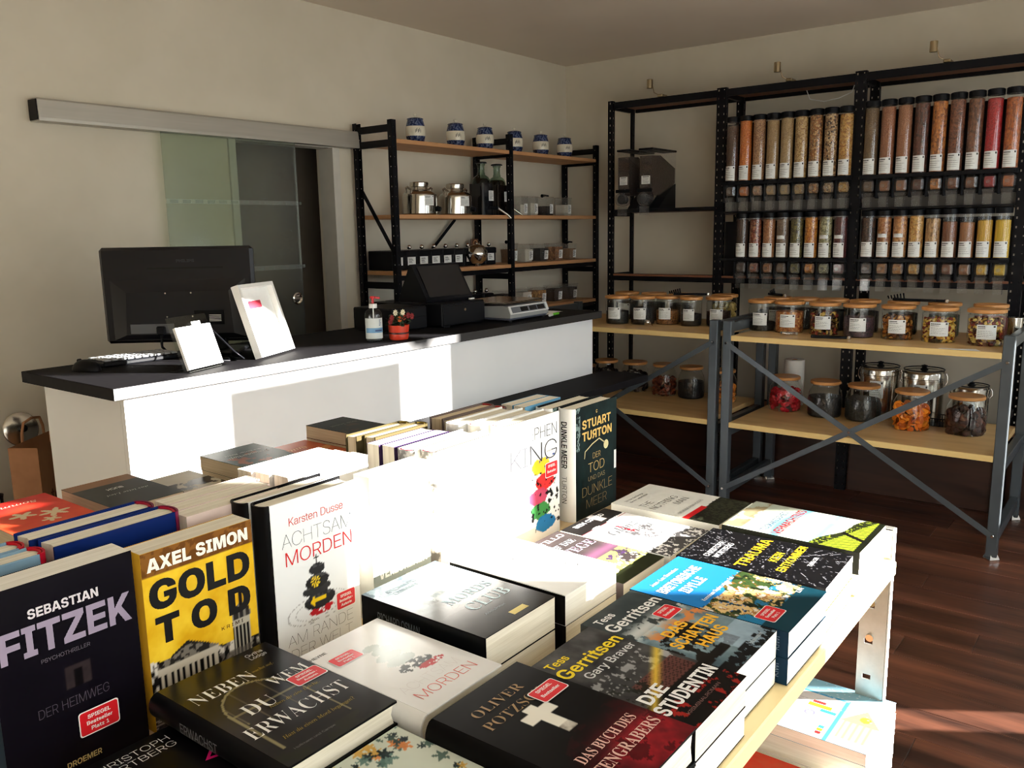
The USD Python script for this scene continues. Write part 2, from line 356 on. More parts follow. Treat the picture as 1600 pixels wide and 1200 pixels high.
# sliding glass door on the back wall
t = thing('door_rail', 'long brushed aluminium rail cover of the sliding door on the back wall', 'door rail', T(1.57, YB, 1.94))
L = 1.62
prof = Polygon([(0, 0), (.075, 0), (.075, .012), (.068, .078), (.062, .085), (0, .085)])
geo('rail_cover', MB().poly(prof, 0, L, np.array([[0, 0, 1, 0], [-1, 0, 0, 0], [0, 1, 0, 0], [0, 0, 0, 1.0]])), ALU, t)
geo('end_cap', MB().box((-.004, -.07, .004), (0, -.004, .08), .001), PLASTIC, t, label='dark plate standing for the shaded hollow of the rail end')  # dark plate stands in for shade inside the open end
FROST = usdkit.material(stage, '/World/Looks/frosted_glass', {'t': ('transparent_bsdf', {'color': (0.93, 0.97, 0.90)}), 'd': ('diffuse_bsdf', {'color': (0.12, 0.14, 0.17)}), 'g': ('glossy_bsdf', {'roughness': 0.12}), 'f': ('fresnel', {'IOR': 1.4}),
                        'm': ('mix_closure', {'fac': 0.14}), 'h': ('mix_closure', {})}, [('t.BSDF', 'm.closure1'), ('d.BSDF', 'm.closure2'), ('f.fac', 'h.fac'), ('m.closure', 'h.closure1'), ('g.BSDF', 'h.closure2')], surface='h.closure')
d = thing('door_1', 'frosted glass sliding door with two clear banded stripes', None, T(2.07, YB - .055, 0.012), kind='structure')
GW, G0, G1 = .705, 0, 1.95
bands = [(1.628, 1.648), (1.318, 1.340), (.90, .92)]
z = G0
for a, b in sorted(bands) + [(G1, G1)]:
    geo('glass_pane', MB().box((0, -.008, z), (GW, 0, a)), FROST, d); z = b
for a, b in bands:
    geo('clear_band', MB().box((0, -.008, a), (GW, -.0045, b)), pane('band_glass', (.86, .93, .88), haze=.12), d)
    for k in range(12):
        x = .02 + k * .061
        geo('frosted_square', MB().box((x, -.0044, a + .003), (x + .036, 0, b - .003)), FROST, d)
MH = MB().lathe([(0, 0), (.027, 0), (.03, .006), (.03, .016), (.024, .02), (.018, .012), (0, .012)], 24)
v, f = MH.arrays(); geo('door_handle', (v @ RX(90).T + [GW - .05, -.008, 1.172], f), CHROME, d, smooth=30, label='round chrome finger pull')

# ------------------------------------------------------------------ counter
CZ, CX0, CX1, CY0, CY1 = 1.10, 1.122, 3.612, 2.215, 2.765
t = thing('sales_counter', 'long white shop counter with dark laminate top', 'counter')
geo('counter_top', MB().box((CX0, CY0, CZ - .034), (CX1, CY1, CZ), .0015), DARK, t, label='dark laminate counter top')
geo('edge_band', MB().box((CX0 + .001, CY0 - .0008, CZ - .033), (CX1 - .001, CY0 - .0001, CZ - .001)), mat('glossy_edge', C(25, 24, 27), .42, rgb2=C(29, 28, 31), spec=.9), t, label='glossy front edge band')
PB = mat('counter_panel', C(226, 228, 230), 0.5, rgb2=C(231, 232, 234), scale=2)
geo('front_panel', MB().box((CX0 + .045, CY0 + .035, 0), (CX1 - .03, CY0 + .055, CZ - .034), .001), PB, t, label='white front panel')
geo('side_panel', MB().box((CX0 + .045, CY0 + .0555, 0), (CX0 + .065, CY1 - .04, CZ - .034), .001), PB, t)
geo('side_panel', MB().box((CX1 - .05, CY0 + .0555, 0), (CX1 - .03, CY1 - .04, CZ - .034), .001), PB, t)
geo('ledge', MB().box((2.2, 2.0, .754), (3.70, CY0 + .034, .788), .0015), DARK, t, label='dark lower ledge on the customer side')
geo('ledge_bracket', MB().box((3.20, 2.08, .68), (3.24, CY0 + .034, .7535), .001), BLACK, t)
geo('ledge_bracket', MB().box((2.35, 2.08, .68), (2.39, CY0 + .034, .7535), .001), BLACK, t)
# ------------------------------------------------------------------ racks
def plate_holes(mb, o, du, dv, W, Lz, cols, pitch=.04, hw=.0045, hh=.009, th=.002, z0=.03):
    """upright steel strip from o along z with rows of slots; du = width direction, dv = thickness direction"""
    du, dv = np.array(du, float), np.array(dv, float)
    xs = [0.0]
    for c in cols: xs += [c - hw, c + hw]
    xs.append(W)
    def cell(a, b, z1, z2):
        p = np.array(o, float) + du * a + np.array([0, 0, z1]); q = np.array(o, float) + du * b + dv * th + np.array([0, 0, z2])
        mb.box(p, q)
    for i in range(0, len(xs), 2): cell(xs[i], xs[i + 1], 0, Lz)
    for i in range(1, len(xs) - 1, 2):
        z = 0; h = z0
        while h + hh < Lz:
            cell(xs[i], xs[i + 1], z, h); z = h + hh; h += pitch
        cell(xs[i], xs[i + 1], z, Lz)

def angle_post(parent, x, y, sx, sy, W, Lz, cols, cols2=None, pitch=.04, pl=None):
    mb = MB()
    plate_holes(mb, (x, y, 0), (0, sy, 0), (sx, 0, 0), W, Lz, cols, pitch)          # face across y
    plate_holes(mb, (x + .002 * sx, y, 0), (sx, 0, 0), (0, sy, 0), W, Lz, cols2 or cols, pitch)  # face across x
    return geo('post', mb, BLACK, parent)

# left rack on the back wall
LY0, LY1 = 3.20, 3.49
rack = thing('shelving_rack', 'black steel rack with chipboard shelves on the back wall', 'shelving rack')
LX = [3.185, 4.168, 5.145]
for i, x in enumerate(LX):
    for y, sy in ((LY0, 1), (LY1, -1)):
        # deep narrow boltless posts
        mb = MB(); plate_holes(mb, (x, y, 0), (0, sy, 0), (1, 0, 0), .03, 2.066, [.015], .05, .003, .006)
        plate_holes(mb, (x + .002, y, 0), (1, 0, 0), (0, sy, 0), .028, 2.066, [.012], .05, .003, .006)
        plate_holes(mb, (x + .03, y, 0), (0, sy, 0), (1, 0, 0), .03, 2.066, [.015], .05, .003, .006)
        geo('post', mb, BLACK, rack)
    for z in (2.03, 1.955, 1.225, .95):
        geo('side_rail', MB().box((x + .006, LY0 + .031, z - .02), (x + .027, LY1 - .031, z + .015), .002), BLACK, rack)
    if i == 0: geo('side_brace', MB().bar((x + .016, LY1 - .034, 1.72), (x + .016, LY0 + .034, 1.40), .02, .006, up=(1, 0, 0)), BLACK, rack)
for i in range(2):
    for z in (1.973, 1.592, 1.297, 1.02, .55):
        geo('shelf_board', MB().box((LX[i] + .0335, LY0 + .002, z - .022), (LX[i + 1] - .0015, LY1 - .002, z), .002), CHIP, rack, label='chipboard shelf with reddish brown edge')
        if z < 1.5: geo('shelf_beam', MB().box((LX[i] + .0335, LY0 + .02, z - .05), (LX[i + 1] - .0015, LY0 + .045, z - .0225), .001), BLACK, rack)
geo('back_brace', MB().bar((3.72, 3.484, 1.36), (3.98, 3.484, 1.572), .018, .004, up=(0, 1, 0)), BLACK, rack, label='slanting brace behind the second shelf')

# right rack on the dispenser wall
RX0, RX1 = 4.875, 5.165
RYS = [2.93, 2.175, 1.392, .60, -.2]
rack2 = thing('dispenser_rack', 'tall black slotted steel rack carrying the food dispensers', 'shelving rack')
for i, y in enumerate(RYS):
    wd = .032 if i == 0 else .058
    cols = [.016] if i == 0 else [.012, .046]
    if y > -.1:
        yo = y - wd / 2 if i else y - .016
        mb = MB(); plate_holes(mb, (RX0, yo, 0), (0, 1, 0), (1, 0, 0), wd, 2.30, cols, .045, .0035, .011)
        plate_holes(mb, (RX0 + .002, yo, 0), (1, 0, 0), (0, 1, 0), .03, 2.30, [.015], .045, .0035, .011); geo('post', mb, BLACK, rack2)
        mb = MB(); plate_holes(mb, (RX1, yo, 0), (0, 1, 0), (-1, 0, 0), wd, 2.30, cols, .045, .0035, .011)
        plate_holes(mb, (RX1 - .032, yo, 0), (1, 0, 0), (0, 1, 0), .03, 2.30, [.015], .045, .0035, .011); geo('post', mb, BLACK, rack2)
        for z in (2.27, 1.60, 1.19, .5):
            geo('side_rail', MB().box((RX0 + .034, y - .012, z - .02), (RX1 - .034, y + .012, z + .02), .001), BLACK, rack2)
for i in range(4):
    y1, y0 = RYS[i] - .03, RYS[i + 1] + .03
    for z, th in ((2.29, .04), (1.622, .022), (1.197, .03), (.42, .03)):
        if z == 1.622 and i != 0: continue
        geo('shelf_beam', MB().box((RX0, y0, z - th), (RX0 + .022, y1, z), .0015), BLACK, rack2)
        geo('shelf_beam', MB().box((RX1 - .022, y0, z - th), (RX1, y1, z), .0015), BLACK, rack2)
        zt = z - .006
        geo('shelf_board', MB().box((RX0 + .0225, y0, zt - .014), (RX1 - .0225, y1, zt), .001), CHIPY, rack2, label='brown chipboard rack shelf')
        if z == 1.197: geo('shelf_lip', MB().box((RX0 - .004, y0, z + .0005), (RX0 + .06, y1, z + .012), .001), CHIPY, rack2)

KICK = wood('kick_board', C(40, 24, 19), C(70, 42, 32), 'y', rough=.4)
for i in range(4):
    geo('kick_board', MB().box((RX0 + .03, RYS[i + 1] + .031, .001), (RX0 + .045, RYS[i] - .031, .385), .001), KICK, rack2, label='dark brown base board')
# ------------------------------------------------------------------ benches with jars
BX0, BX1, BZ, BL = 4.165, 4.868, 0.945, .484
def bench(name, label, y0, y1):
    t = thing(name, label, 'workbench')
    W = .046
    for x in (BX0, BX1 - W):
        for y in (y0, y1 - W):
            geo('leg', MB().box((x, y, .02), (x + W, y + W, 1.02), .003), GREYST, t)
            geo('foot', MB().lathe([(0, 0), (.034, 0), (.034, .008), (.024, .03), (0, .03)], 4, (x + W / 2, y + W / 2, 0)), CHROME, t, label='shiny metal levelling foot')
    for y in (y0, y1 - W):
        for z in (.985, .105, BL - .055):
            geo('side_rail', MB().box((BX0 + W + .0005, y + .006, z - .025), (BX1 - W - .0005, y + W - .006, z + .025), .002), GREYST, t)
    for z in (BZ, BL):
        geo('board', MB().box((BX0 + .004, y0 + W + .0005, z - .028), (BX1 - .004, y1 - W - .0005, z), .003), PINE, t, label='pale pine board')
        geo('board_edge', MB().box((BX0, y0 + W + .0005, z - .0279), (BX0 + .0038, y1 - W - .0005, z - .0008), .001), PINEEDGE, t)
    za, zb = .905, .12
    ya, yb = y0 + W / 2, y1 - W / 2
    geo('cross_brace', MB().bar((BX0 - .003, ya, za), (BX0 - .003, yb, zb), .027, .003, up=(1, 0, 0)), GREYST, t)
    geo('cross_brace', MB().bar((BX0 - .007, ya, zb), (BX0 - .007, yb, za), .027, .003, up=(1, 0, 0)), GREYST, t)
    for y, z in ((ya, za), (yb, zb), (ya, zb), (yb, za), ((ya + yb) / 2, (za + zb) / 2)):
        geo('bolt', MB().cyl((BX0 - .0085, y, z), (BX0 - .013, y, z), .008, .006, 12), CHROME, t, label='bright bolt head')
    return t
bench('bench_table', 'grey steel bench with pine boards nearest the window, longest in view', .492, 1.818)
bench('bench_table', 'grey steel bench with pine boards in the far corner, partly behind the counter', 1.848, 3.18)

# ------------------------------------------------------------------ dispensers
def tubelabel(parent, R, z0, z1, a0, a1, lines=6, n=10, name='label_card', seed=0):
    """a card bent round a cylinder, plus dark print strips just above it"""
    th = np.linspace(math.radians(a0), math.radians(a1), n)
    def patch(mb, r, t, za, zb):
        c = np.c_[np.cos(t) * r, np.sin(t) * r]; k = len(t)
        v = np.vstack([np.c_[c, np.full(k, za)], np.c_[c, np.full(k, zb)]])
        i = np.arange(k - 1); mb.add(v, np.stack([i, i + 1, i + 1 + k, i + k], 1))
    m = MB(); patch(m, R, th, z0, z1); p = geo(name, m, LABELP, parent, smooth=True)
    m = MB(); rr = np.random.default_rng(seed); H = z1 - z0; A = th[0] + (th[-1] - th[0]) * .07; B = th[-1] - (th[-1] - th[0]) * .07
    # first line bold heading, then fine lines; a small round stamp at the end of the heading
    f0, f1 = (A, B) if a0 > a1 else (A, B)
    for k in range(lines):
        zc = z1 - H * (.13 + .12 * k + (.06 if k > 1 else 0)); hh = H * (.032 if k == 0 else .018 if k < 2 else .009)
        e = f0 + (f1 - f0) * (rr.uniform(.4, .6) if k < 2 else rr.uniform(.6, .95))
        for w0 in np.arange(0, 1, .19):
            u0, u1 = w0, min(w0 + .15, 1.0)
            patch(m, R + .0006, np.linspace(f0 + (e - f0) * u0, f0 + (e - f0) * u1, 3), zc - hh, zc + hh)
    t2 = np.linspace(f1 - (f1 - f0) * .12, f1, 4); patch(m, R + .0006, t2, z1 - H * .17, z1 - H * .06)
    geo('label_print', m, INK, p)

DARKIN = mat('dark_inside', C(30, 24, 20), .8)
def dispenser(label, y, ztop, zbot, fill, fillmat, rad=.036, extra=False, group=None, seed=0, big=True):
    x = 4.853
    t = thing('food_dispenser', label, 'food dispenser', T(x, y, 0), group=group)
    geo('lid', MB().lathe([(0, ztop + .026), (rad - .002, ztop + .026), (rad + .003, ztop + .022), (rad + .003, ztop - .004), (rad, ztop - .004)], 24), PLASTIC, t, smooth=35)
    geo('tube', MB().lathe([(rad, zbot), (rad, ztop)], 28), TUBEM, t, smooth=True, label='clear plastic tube')
    zf = zbot + (ztop - zbot) * fill
    geo('contents', MB().lathe([(0, zbot + .001), (rad - .0025, zbot + .001), (rad - .0025, zf - .004), (rad - .008, zf), (0, zf + .002)], 24), fillmat, t, smooth=35)
    geo('collar', MB().lathe([(rad + .0015, zbot - .022), (rad + .003, zbot - .022), (rad + .003, zbot), (rad + .0015, zbot)], 24), PLASTIC, t, smooth=35)
    tubelabel(t, rad + .0012, zbot + .004, zbot + (.085 if big else .082), 128, 228, seed=seed)
    if extra: tubelabel(t, rad + .0012, zbot + .105, zbot + .125, 140, 215, lines=2, seed=seed + 50)
    # portioning house, wheel and spout
    zh = zbot - .022
    geo('wheel_house', MB().box((-.034, -.031, zh - .072), (.034, .031, zh - .001), .012), ACRYL, t, label='clear portioning house')
    v, f = MB().lathe([(0, -.02), (.027, -.02), (.027, .02), (0, .02)], 16).arrays()
    geo('paddle_wheel', (v @ RX(90).T + [0, 0, zh - .038], f), fillmat if fill > .2 else DARKIN, t, label='wheel filled with food', smooth=35)
    geo('wheel_knob', MB().cyl((-.036, 0, zh - .038), (-.05, 0, zh - .038), .011, .009, 14), ACRYL, t)
    s = MB(); P = [(-.034, -.028), (.022, -.028), (.022, .028), (-.034, .028)]; Q = [(-.036, -.02), (.006, -.02), (.006, .02), (-.036, .02)]
    za, zb, zc = zh - .073, zh - .095, zh - .158
    for k in range(4):
        a, b = P[k], P[(k + 1) % 4]; c, d_ = Q[k], Q[(k + 1) % 4]
        s.quad((*a, za), (*b, za), (*d_, zb), (*c, zb)); s.quad((*c, zb), (*d_, zb), (*d_, zc), (*c, zc))
    geo('spout', s, ACRYL, t, label='clear plastic outlet spout')
    geo('holder_arm', MB().box((-.02, .0325, zh - .10), (.03, .0445, zh - .0), .004), PLASTIC, t)
    return t

G = lambda *c: [C(*k) for k in c]
UL = [('brown lentils', grain('brown_lentils', G((92, 62, 44), (112, 78, 56), (74, 50, 38)), 260), .93), ('orange lentils', grain('orange_lentils', G((226, 122, 30), (240, 146, 48), (208, 100, 22)), 260), 1.0),
      ('pinkish grain', grain('pink_grain', G((190, 140, 96), (214, 170, 122), (150, 104, 74)), 200), 1.0), ('pale millet', grain('millet', G((190, 156, 104), (206, 174, 122), (170, 136, 90)), 330), .96),
      ('beige quinoa', grain('quinoa', G((196, 164, 112), (212, 182, 130), (176, 142, 94)), 320), .98), ('oat flakes', grain('oat_flakes', G((206, 168, 104), (226, 194, 136), (170, 126, 72)), 140), .98),
      ('brown muesli', grain('brown_muesli', G((160, 96, 44), (206, 142, 72), (96, 58, 34), (220, 176, 112)), 130), .98), ('speckled muesli', grain('speckled_muesli', G((70, 46, 34), (204, 164, 110), (160, 110, 70), (228, 200, 152)), 120), .98),
      ('golden muesli', grain('golden_muesli', G((216, 158, 70), (232, 190, 110), (170, 110, 48)), 130), .96)]
UR = [('khaki buckwheat', grain('buckwheat', G((122, 96, 64), (142, 114, 78), (104, 80, 54)), 260), .97), ('salmon flakes', grain('salmon_flakes', G((176, 112, 74), (192, 130, 90), (156, 96, 62)), 280), .97),
      ('light salmon grain', grain('salmon_grain', G((180, 118, 78), (196, 138, 96), (166, 104, 68)), 300), .97), ('dark red spirals', grain('dark_spirals', G((100, 54, 40), (128, 72, 52), (70, 38, 30)), 120, stretch=(1, 1, .6)), .98),
      ('orange spirals', grain('orange_spirals', G((198, 118, 46), (222, 144, 64), (140, 76, 30)), 110, stretch=(1, 1, .7)), .98), ('reddish pasta', grain('reddish_pasta', G((134, 76, 50), (160, 98, 66), (96, 52, 36)), 130), .98),
      ('brown twisted pasta', grain('twisted_pasta', G((128, 78, 50), (156, 100, 66), (92, 54, 36)), 120, stretch=(1, 1, .6)), .97), ('bright red lentil pasta', grain('red_pasta', G((196, 26, 36), (214, 44, 50), (168, 16, 28)), 160), .95),
      ('orange twisted pasta', grain('orange_twists', G((196, 104, 44), (216, 126, 60), (150, 74, 30)), 120, stretch=(1, 1, .6)), .94)]
LL = [('dark brown seeds', grain('dark_seeds', G((70, 48, 36), (88, 62, 46)), 260), .95), ('mixed red beans', grain('red_beans', G((150, 66, 46), (196, 136, 96), (108, 44, 34)), 110), .95),
      ('tan chickpeas', grain('chickpeas', G((186, 124, 76), (206, 148, 98), (160, 100, 60)), 120), .95), ('taupe beans', grain('taupe_beans', G((122, 98, 78), (140, 114, 92)), 170), .95),
      ('green split peas', grain('split_peas', G((112, 104, 54), (140, 128, 66), (70, 66, 40)), 110), .95), ('orange popcorn maize', grain('maize', G((220, 140, 40), (238, 168, 70), (180, 100, 24)), 100), .97),
      ('pale green seeds', grain('green_seeds', G((176, 170, 124), (204, 198, 156), (120, 116, 80)), 110), .97), ('dark red kidney beans', grain('kidney_beans', G((92, 28, 28), (116, 40, 38), (68, 18, 20)), 150), .96)]
LR = [('dark nuts', grain('dark_nuts', G((74, 46, 32), (104, 68, 46), (50, 32, 24)), 100), .95), ('brown hazelnuts', grain('hazelnuts', G((190, 124, 70), (140, 82, 44), (214, 156, 98)), 80), .95),
      ('almonds', grain('almonds', G((206, 142, 80), (228, 176, 116), (160, 98, 52)), 80), .97), ('golden nuts', grain('golden_nuts', G((224, 170, 84), (240, 196, 116), (184, 124, 52)), 90), .97),
      ('wholegrain penne', grain('penne', G((196, 150, 94), (214, 172, 116), (150, 108, 64)), 110, stretch=(1, 1, .4)), .9), ('dark spaghetti', grain('dark_spaghetti', G((130, 76, 46), (152, 94, 60)), 220, stretch=(1, 1, .02)), .82),
      ('brown spaghetti', grain('brown_spaghetti', G((160, 104, 62), (182, 126, 80)), 220, stretch=(1, 1, .02)), .8), ('yellow spaghetti', grain('yellow_spaghetti', G((222, 172, 52), (236, 190, 74)), 220, stretch=(1, 1, .02)), .84),
      ('bright yellow spaghetti', grain('bright_spaghetti', G((230, 186, 40), (242, 204, 62)), 220, stretch=(1, 1, .02)), .84)]
k = 0
for row, ys, zt, zb, where, skip in ((UL, np.linspace(2.088, 1.446, 9), 2.098, 1.762, 'upper row of the middle rack bay', ()), (UR, np.linspace(1.316, .664, 9), 2.110, 1.758, 'upper row near the window', ()),
                               (LL, np.linspace(2.012, 1.450, 8), 1.552, 1.322, 'lower row of the middle rack bay', (3, 6, 7)), (LR, np.linspace(1.303, .670, 9), 1.548, 1.326, 'lower row near the window', (1, 2))):
    for i, ((what, m_, fill), y) in enumerate(zip(row, ys)):
        dispenser(f'clear tube dispenser of {what}, {where}', y, zt, zb, fill, m_, extra=i in skip, seed=k, big=zt > 2); k += 1
PANELG = mat('dark_grey_panel', C(74, 70, 66), .6)
for (y0, y1, what) in ((1.40, 2.145, 'middle bay'), (.625, 1.36, 'window side bay')):
    for zb, zt, row in ((1.760, 2.11, 'upper'), (1.324, 1.55, 'lower')):
        t = thing('dispenser_holder', f'black holder board behind the {row} dispenser tubes, {what}', 'dispenser holder')
        geo('back_board', MB().box((4.897, y0 + .005, zb - .115), (4.905, y1 - .005, zt - .02), .001), BLACK, t)
        geo('holder_bar', MB().box((4.81, y0 + .005, zb - .0215), (4.8135, y1 - .005, zb - .006), .0005), PLASTIC, t)
        if row == 'lower': geo('top_bar', MB().box((4.81, y0 + .005, zt + .03), (4.90, y1 - .005, zt + .038), .001), PLASTIC, t)
    geo('grey_panel', MB().box((4.907, y0 - .0, 1.57), (4.915, y1, 1.66), .001), PANELG, cat='panel', label=f'dark grey panel between the dispenser rows, {what}')

# two gravity bins on the left bay
def gravity_bin(label, y0, y1):
    t = thing('gravity_bin', label, 'food bin')
    x0, x1, z0, z1 = 4.80, 5.12, 1.66, 1.975
    P = Polygon([(x0, 1.745), (x0, z1), (x1, z1), (x1, 1.78), (x0 + .10, 1.70), (x0 + .02, 1.70)])
    M = np.array([[1, 0, 0, 0], [0, 0, -1, y1], [0, 1, 0, 0], [0, 0, 0, 1.0]])
    geo('bin_shell', MB().poly(P, 0, y1 - y0, M), TUBEM, t, label='clear plastic bin shell')
    P2 = Polygon([(x0 + .004, 1.75), (x0 + .004, z1 - .035), (x0 + .12, z1 - .03), (x1 - .004, z1 - .10), (x1 - .004, 1.785), (x0 + .10, 1.705), (x0 + .03, 1.705)])
    geo('contents', MB().poly(P2, .004, y1 - y0 - .004, M), grain('coffee_beans', G((66, 52, 46), (80, 64, 56), (48, 38, 34)), 150), t, label='dark coffee beans')
    geo('lid', MB().box((x0 - .004, y0 - .004, z1), (x1 + .004, y1 + .004, z1 + .012), .003), PLASTIC, t)
    S = Polygon([(x0 + .11, 1.6235), (x1 + .02, 1.6235), (x1 + .02, 1.78), (x1, 1.775), (x0 + .20, 1.695)])
    geo('stand', MB().poly(S, .01, y1 - y0 - .01, M), PLASTIC, t, label='black curved stand')
    geo('front_rail', MB().box((x0 - .012, y0 - .006, 1.722), (x0 - .001, y1 + .006, 1.742), .002), PLASTIC, t)
    v, f = MB().lathe([(0, 0), (.04, 0), (.042, .01), (.042, .06), (.036, .07), (0, .07)], 20).arrays()
    geo('outlet', (v @ RY(-90).T + [x0 + .03, (y0 + y1) / 2, 1.68], f), ACRYL, t, smooth=30)
    geo('outlet_wheel', (v * .7 @ RY(-90).T + [x0 + .02, (y0 + y1) / 2, 1.68], f), PLASTIC, t, smooth=30)
    yc = (y0 + y1) / 2
    s = MB(); q = .022
    for a, b in (((-q, -q), (q, -q)), ((q, -q), (q, q)), ((q, q), (-q, q)), ((-q, q), (-q, -q))):
        s.quad((x0 - .01 + a[0], yc + a[1], 1.635), (x0 - .01 + b[0], yc + b[1], 1.635), (x0 - .01 + b[0], yc + b[1], 1.58), (x0 - .01 + a[0], yc + a[1], 1.58))
    geo('spout', s, ACRYL, t)
    geo('label_card', MB().box((x0 - .0015, y0 + .012, 1.77), (x0 - .0005, y1 - .018, 1.82)), LABELP, t)
    mp = MB()
    for i in range(5): mp.box((x0 - .0022, y0 + .02 + .004 * (i % 3), 1.812 - i * .009), (x0 - .0016, y1 - .026, 1.812 - i * .009 + (.004 if i == 0 else .0016)))
    geo('label_print', mp, INK, t)
gravity_bin('dark coffee bin with clear front, nearer the corner', 2.745, 2.83)
gravity_bin('dark coffee bin with clear front, farther from the corner', 2.585, 2.675)

# clip-on spot lamps along the top of the rack
BRASS = mat('warm_nickel', C(176, 160, 130), .25, metal=1.0)
for i, (y, lab) in enumerate(((2.60, 'small brass clip spotlight on the rack top, nearest the corner'), (1.80, 'small brass clip spotlight on the rack top, middle one'), (1.00, 'small brass clip spotlight on the rack top, nearest the window'))):
    t = thing('clip_lamp', lab, 'spotlight', T(4.90, y, 2.291))
    geo('clamp', MB().box((-.02, -.035, 0), (.05, -.0, .018), .004), BRASS, t)
    geo('arm', MB().tube([(0, -.02, .016), (-.012, .0, .018), (-.02, .02, .03), (-.022, .026, .055), (-.024, .03, .068)], .003), BRASS, t, smooth=True)
    geo('shade', MB().lathe([(0, .03), (.018, .03), (.019, .028), (.019, -.022), (.016, -.022), (.016, .02), (0, .02)], 20, (-.03, .045, .078)), BRASS, t, smooth=35)
geo('lamp_cable', MB().tube([(5.0, 1.72, 2.25), (5.0, 1.70, 2.20), (5.0, 1.62, 2.18), (5.0, 1.54, 2.19), (5.0, 1.47, 2.215), (5.0, 1.46, 2.25)], .0025), WPLASTIC, cat='cable', label='thin cable sagging below the rack top', smooth=True)
# ------------------------------------------------------------------ jars on the benches
BAMBOO = mat('bamboo_lid', C(186, 126, 66), .4, rgb2=C(208, 150, 88), scale=20, stretch=(1, .1, 1))
JRED = VC = vcol('food_pieces', .5)

def pieces(R, h, cols, n, size, seed, flat=.6, core=None, smooth=True, sub=1):
    """loose pieces packed against the glass, over a solid core"""
    q = np.random.default_rng(seed); m = MB()
    for i in range(n):
        s = size * q.uniform(.75, 1.25); a = q.uniform(0, 2 * np.pi)
        top = i < n * .22
        rr = (R - s * .75) * (np.sqrt(q.uniform(0, 1)) if top else q.uniform(.93, 1)); z = h - s * .3 + q.uniform(-.3, .5) * s if top else q.uniform(s * .6, h)
        c = np.array(cols[q.integers(len(cols))]) * q.uniform(.8, 1.12)
        Q = np.linalg.qr(q.normal(size=(3, 3)))[0]
        m.ball((rr * np.cos(a), rr * np.sin(a), max(z, s * .6)), (s, s * q.uniform(.6, 1), s * flat), sub, np.clip(c, 0, 1), Q)
    return m

def jar(label, x, y, z, R, h, content=None, fill=.8, pcs=None, lab=True, belly=False, seed=0, group=None, lidc=None, lrot=0):
    t = thing('storage_jar', label, 'glass jar', T(x, y, z, lrot), group=group)
    g = R * .93
    if belly:
        prof = [(0, .001), (g * .9, .001), (g * .97, .006), (g, .02), (g * .99, h * .52), (g * .93, h * .70), (g * .80, h * .82), (g * .74, h * .87), (g * .74, h * .92)]
        lr = R * .82
    else:
        prof = [(0, .001), (g * .96, .001), (g, .006), (g, h - .022), (g * .98, h - .018)]
        lr = R
    geo('glass', MB().lathe(prof, 36), GLASS, t, smooth=40, label='clear glass body')
    geo('lid', MB().lathe([(0, h - .018), (lr * .88, h - .018), (lr * .99, h - .015), (lr, h - .010), (lr, h - .004), (lr * .97, h), (lr * .80, h), (lr * .74, h - .002), (0, h - .002)], 40), BAMBOO, t, smooth=30, label='round bamboo lid')
    geo('lid_seal', MB().lathe([(lr * .80, h - .026), (lr * .86, h - .026), (lr * .86, h - .0185), (lr * .80, h - .0185)], 32), ACRYL, t, smooth=30)
    ri = g - .003; hf = (h - .03) * fill
    if content is not None:
        top = g * (.99 if not belly else (.96 if fill < .72 else .9)) - .003
        geo('contents', MB().lathe([(0, .004), (ri * .93, .004), (ri, .012), (ri, hf * .75), (top, hf), (top * .6, hf + .004), (0, hf + .006)], 32), content, t, smooth=35)
    if pcs:
        cols, n, size, flat = pcs
        m = pieces(ri - .001, hf, cols, n, size, seed, flat)
        geo('contents', m, VC, t, smooth=True, col=True, kind='stuff')
    if lab:
        tubelabel(t, g + .0008, .033, .033 + h * .40, 190 - 30 - lrot, 190 + 32 - lrot, seed=seed)
    return t

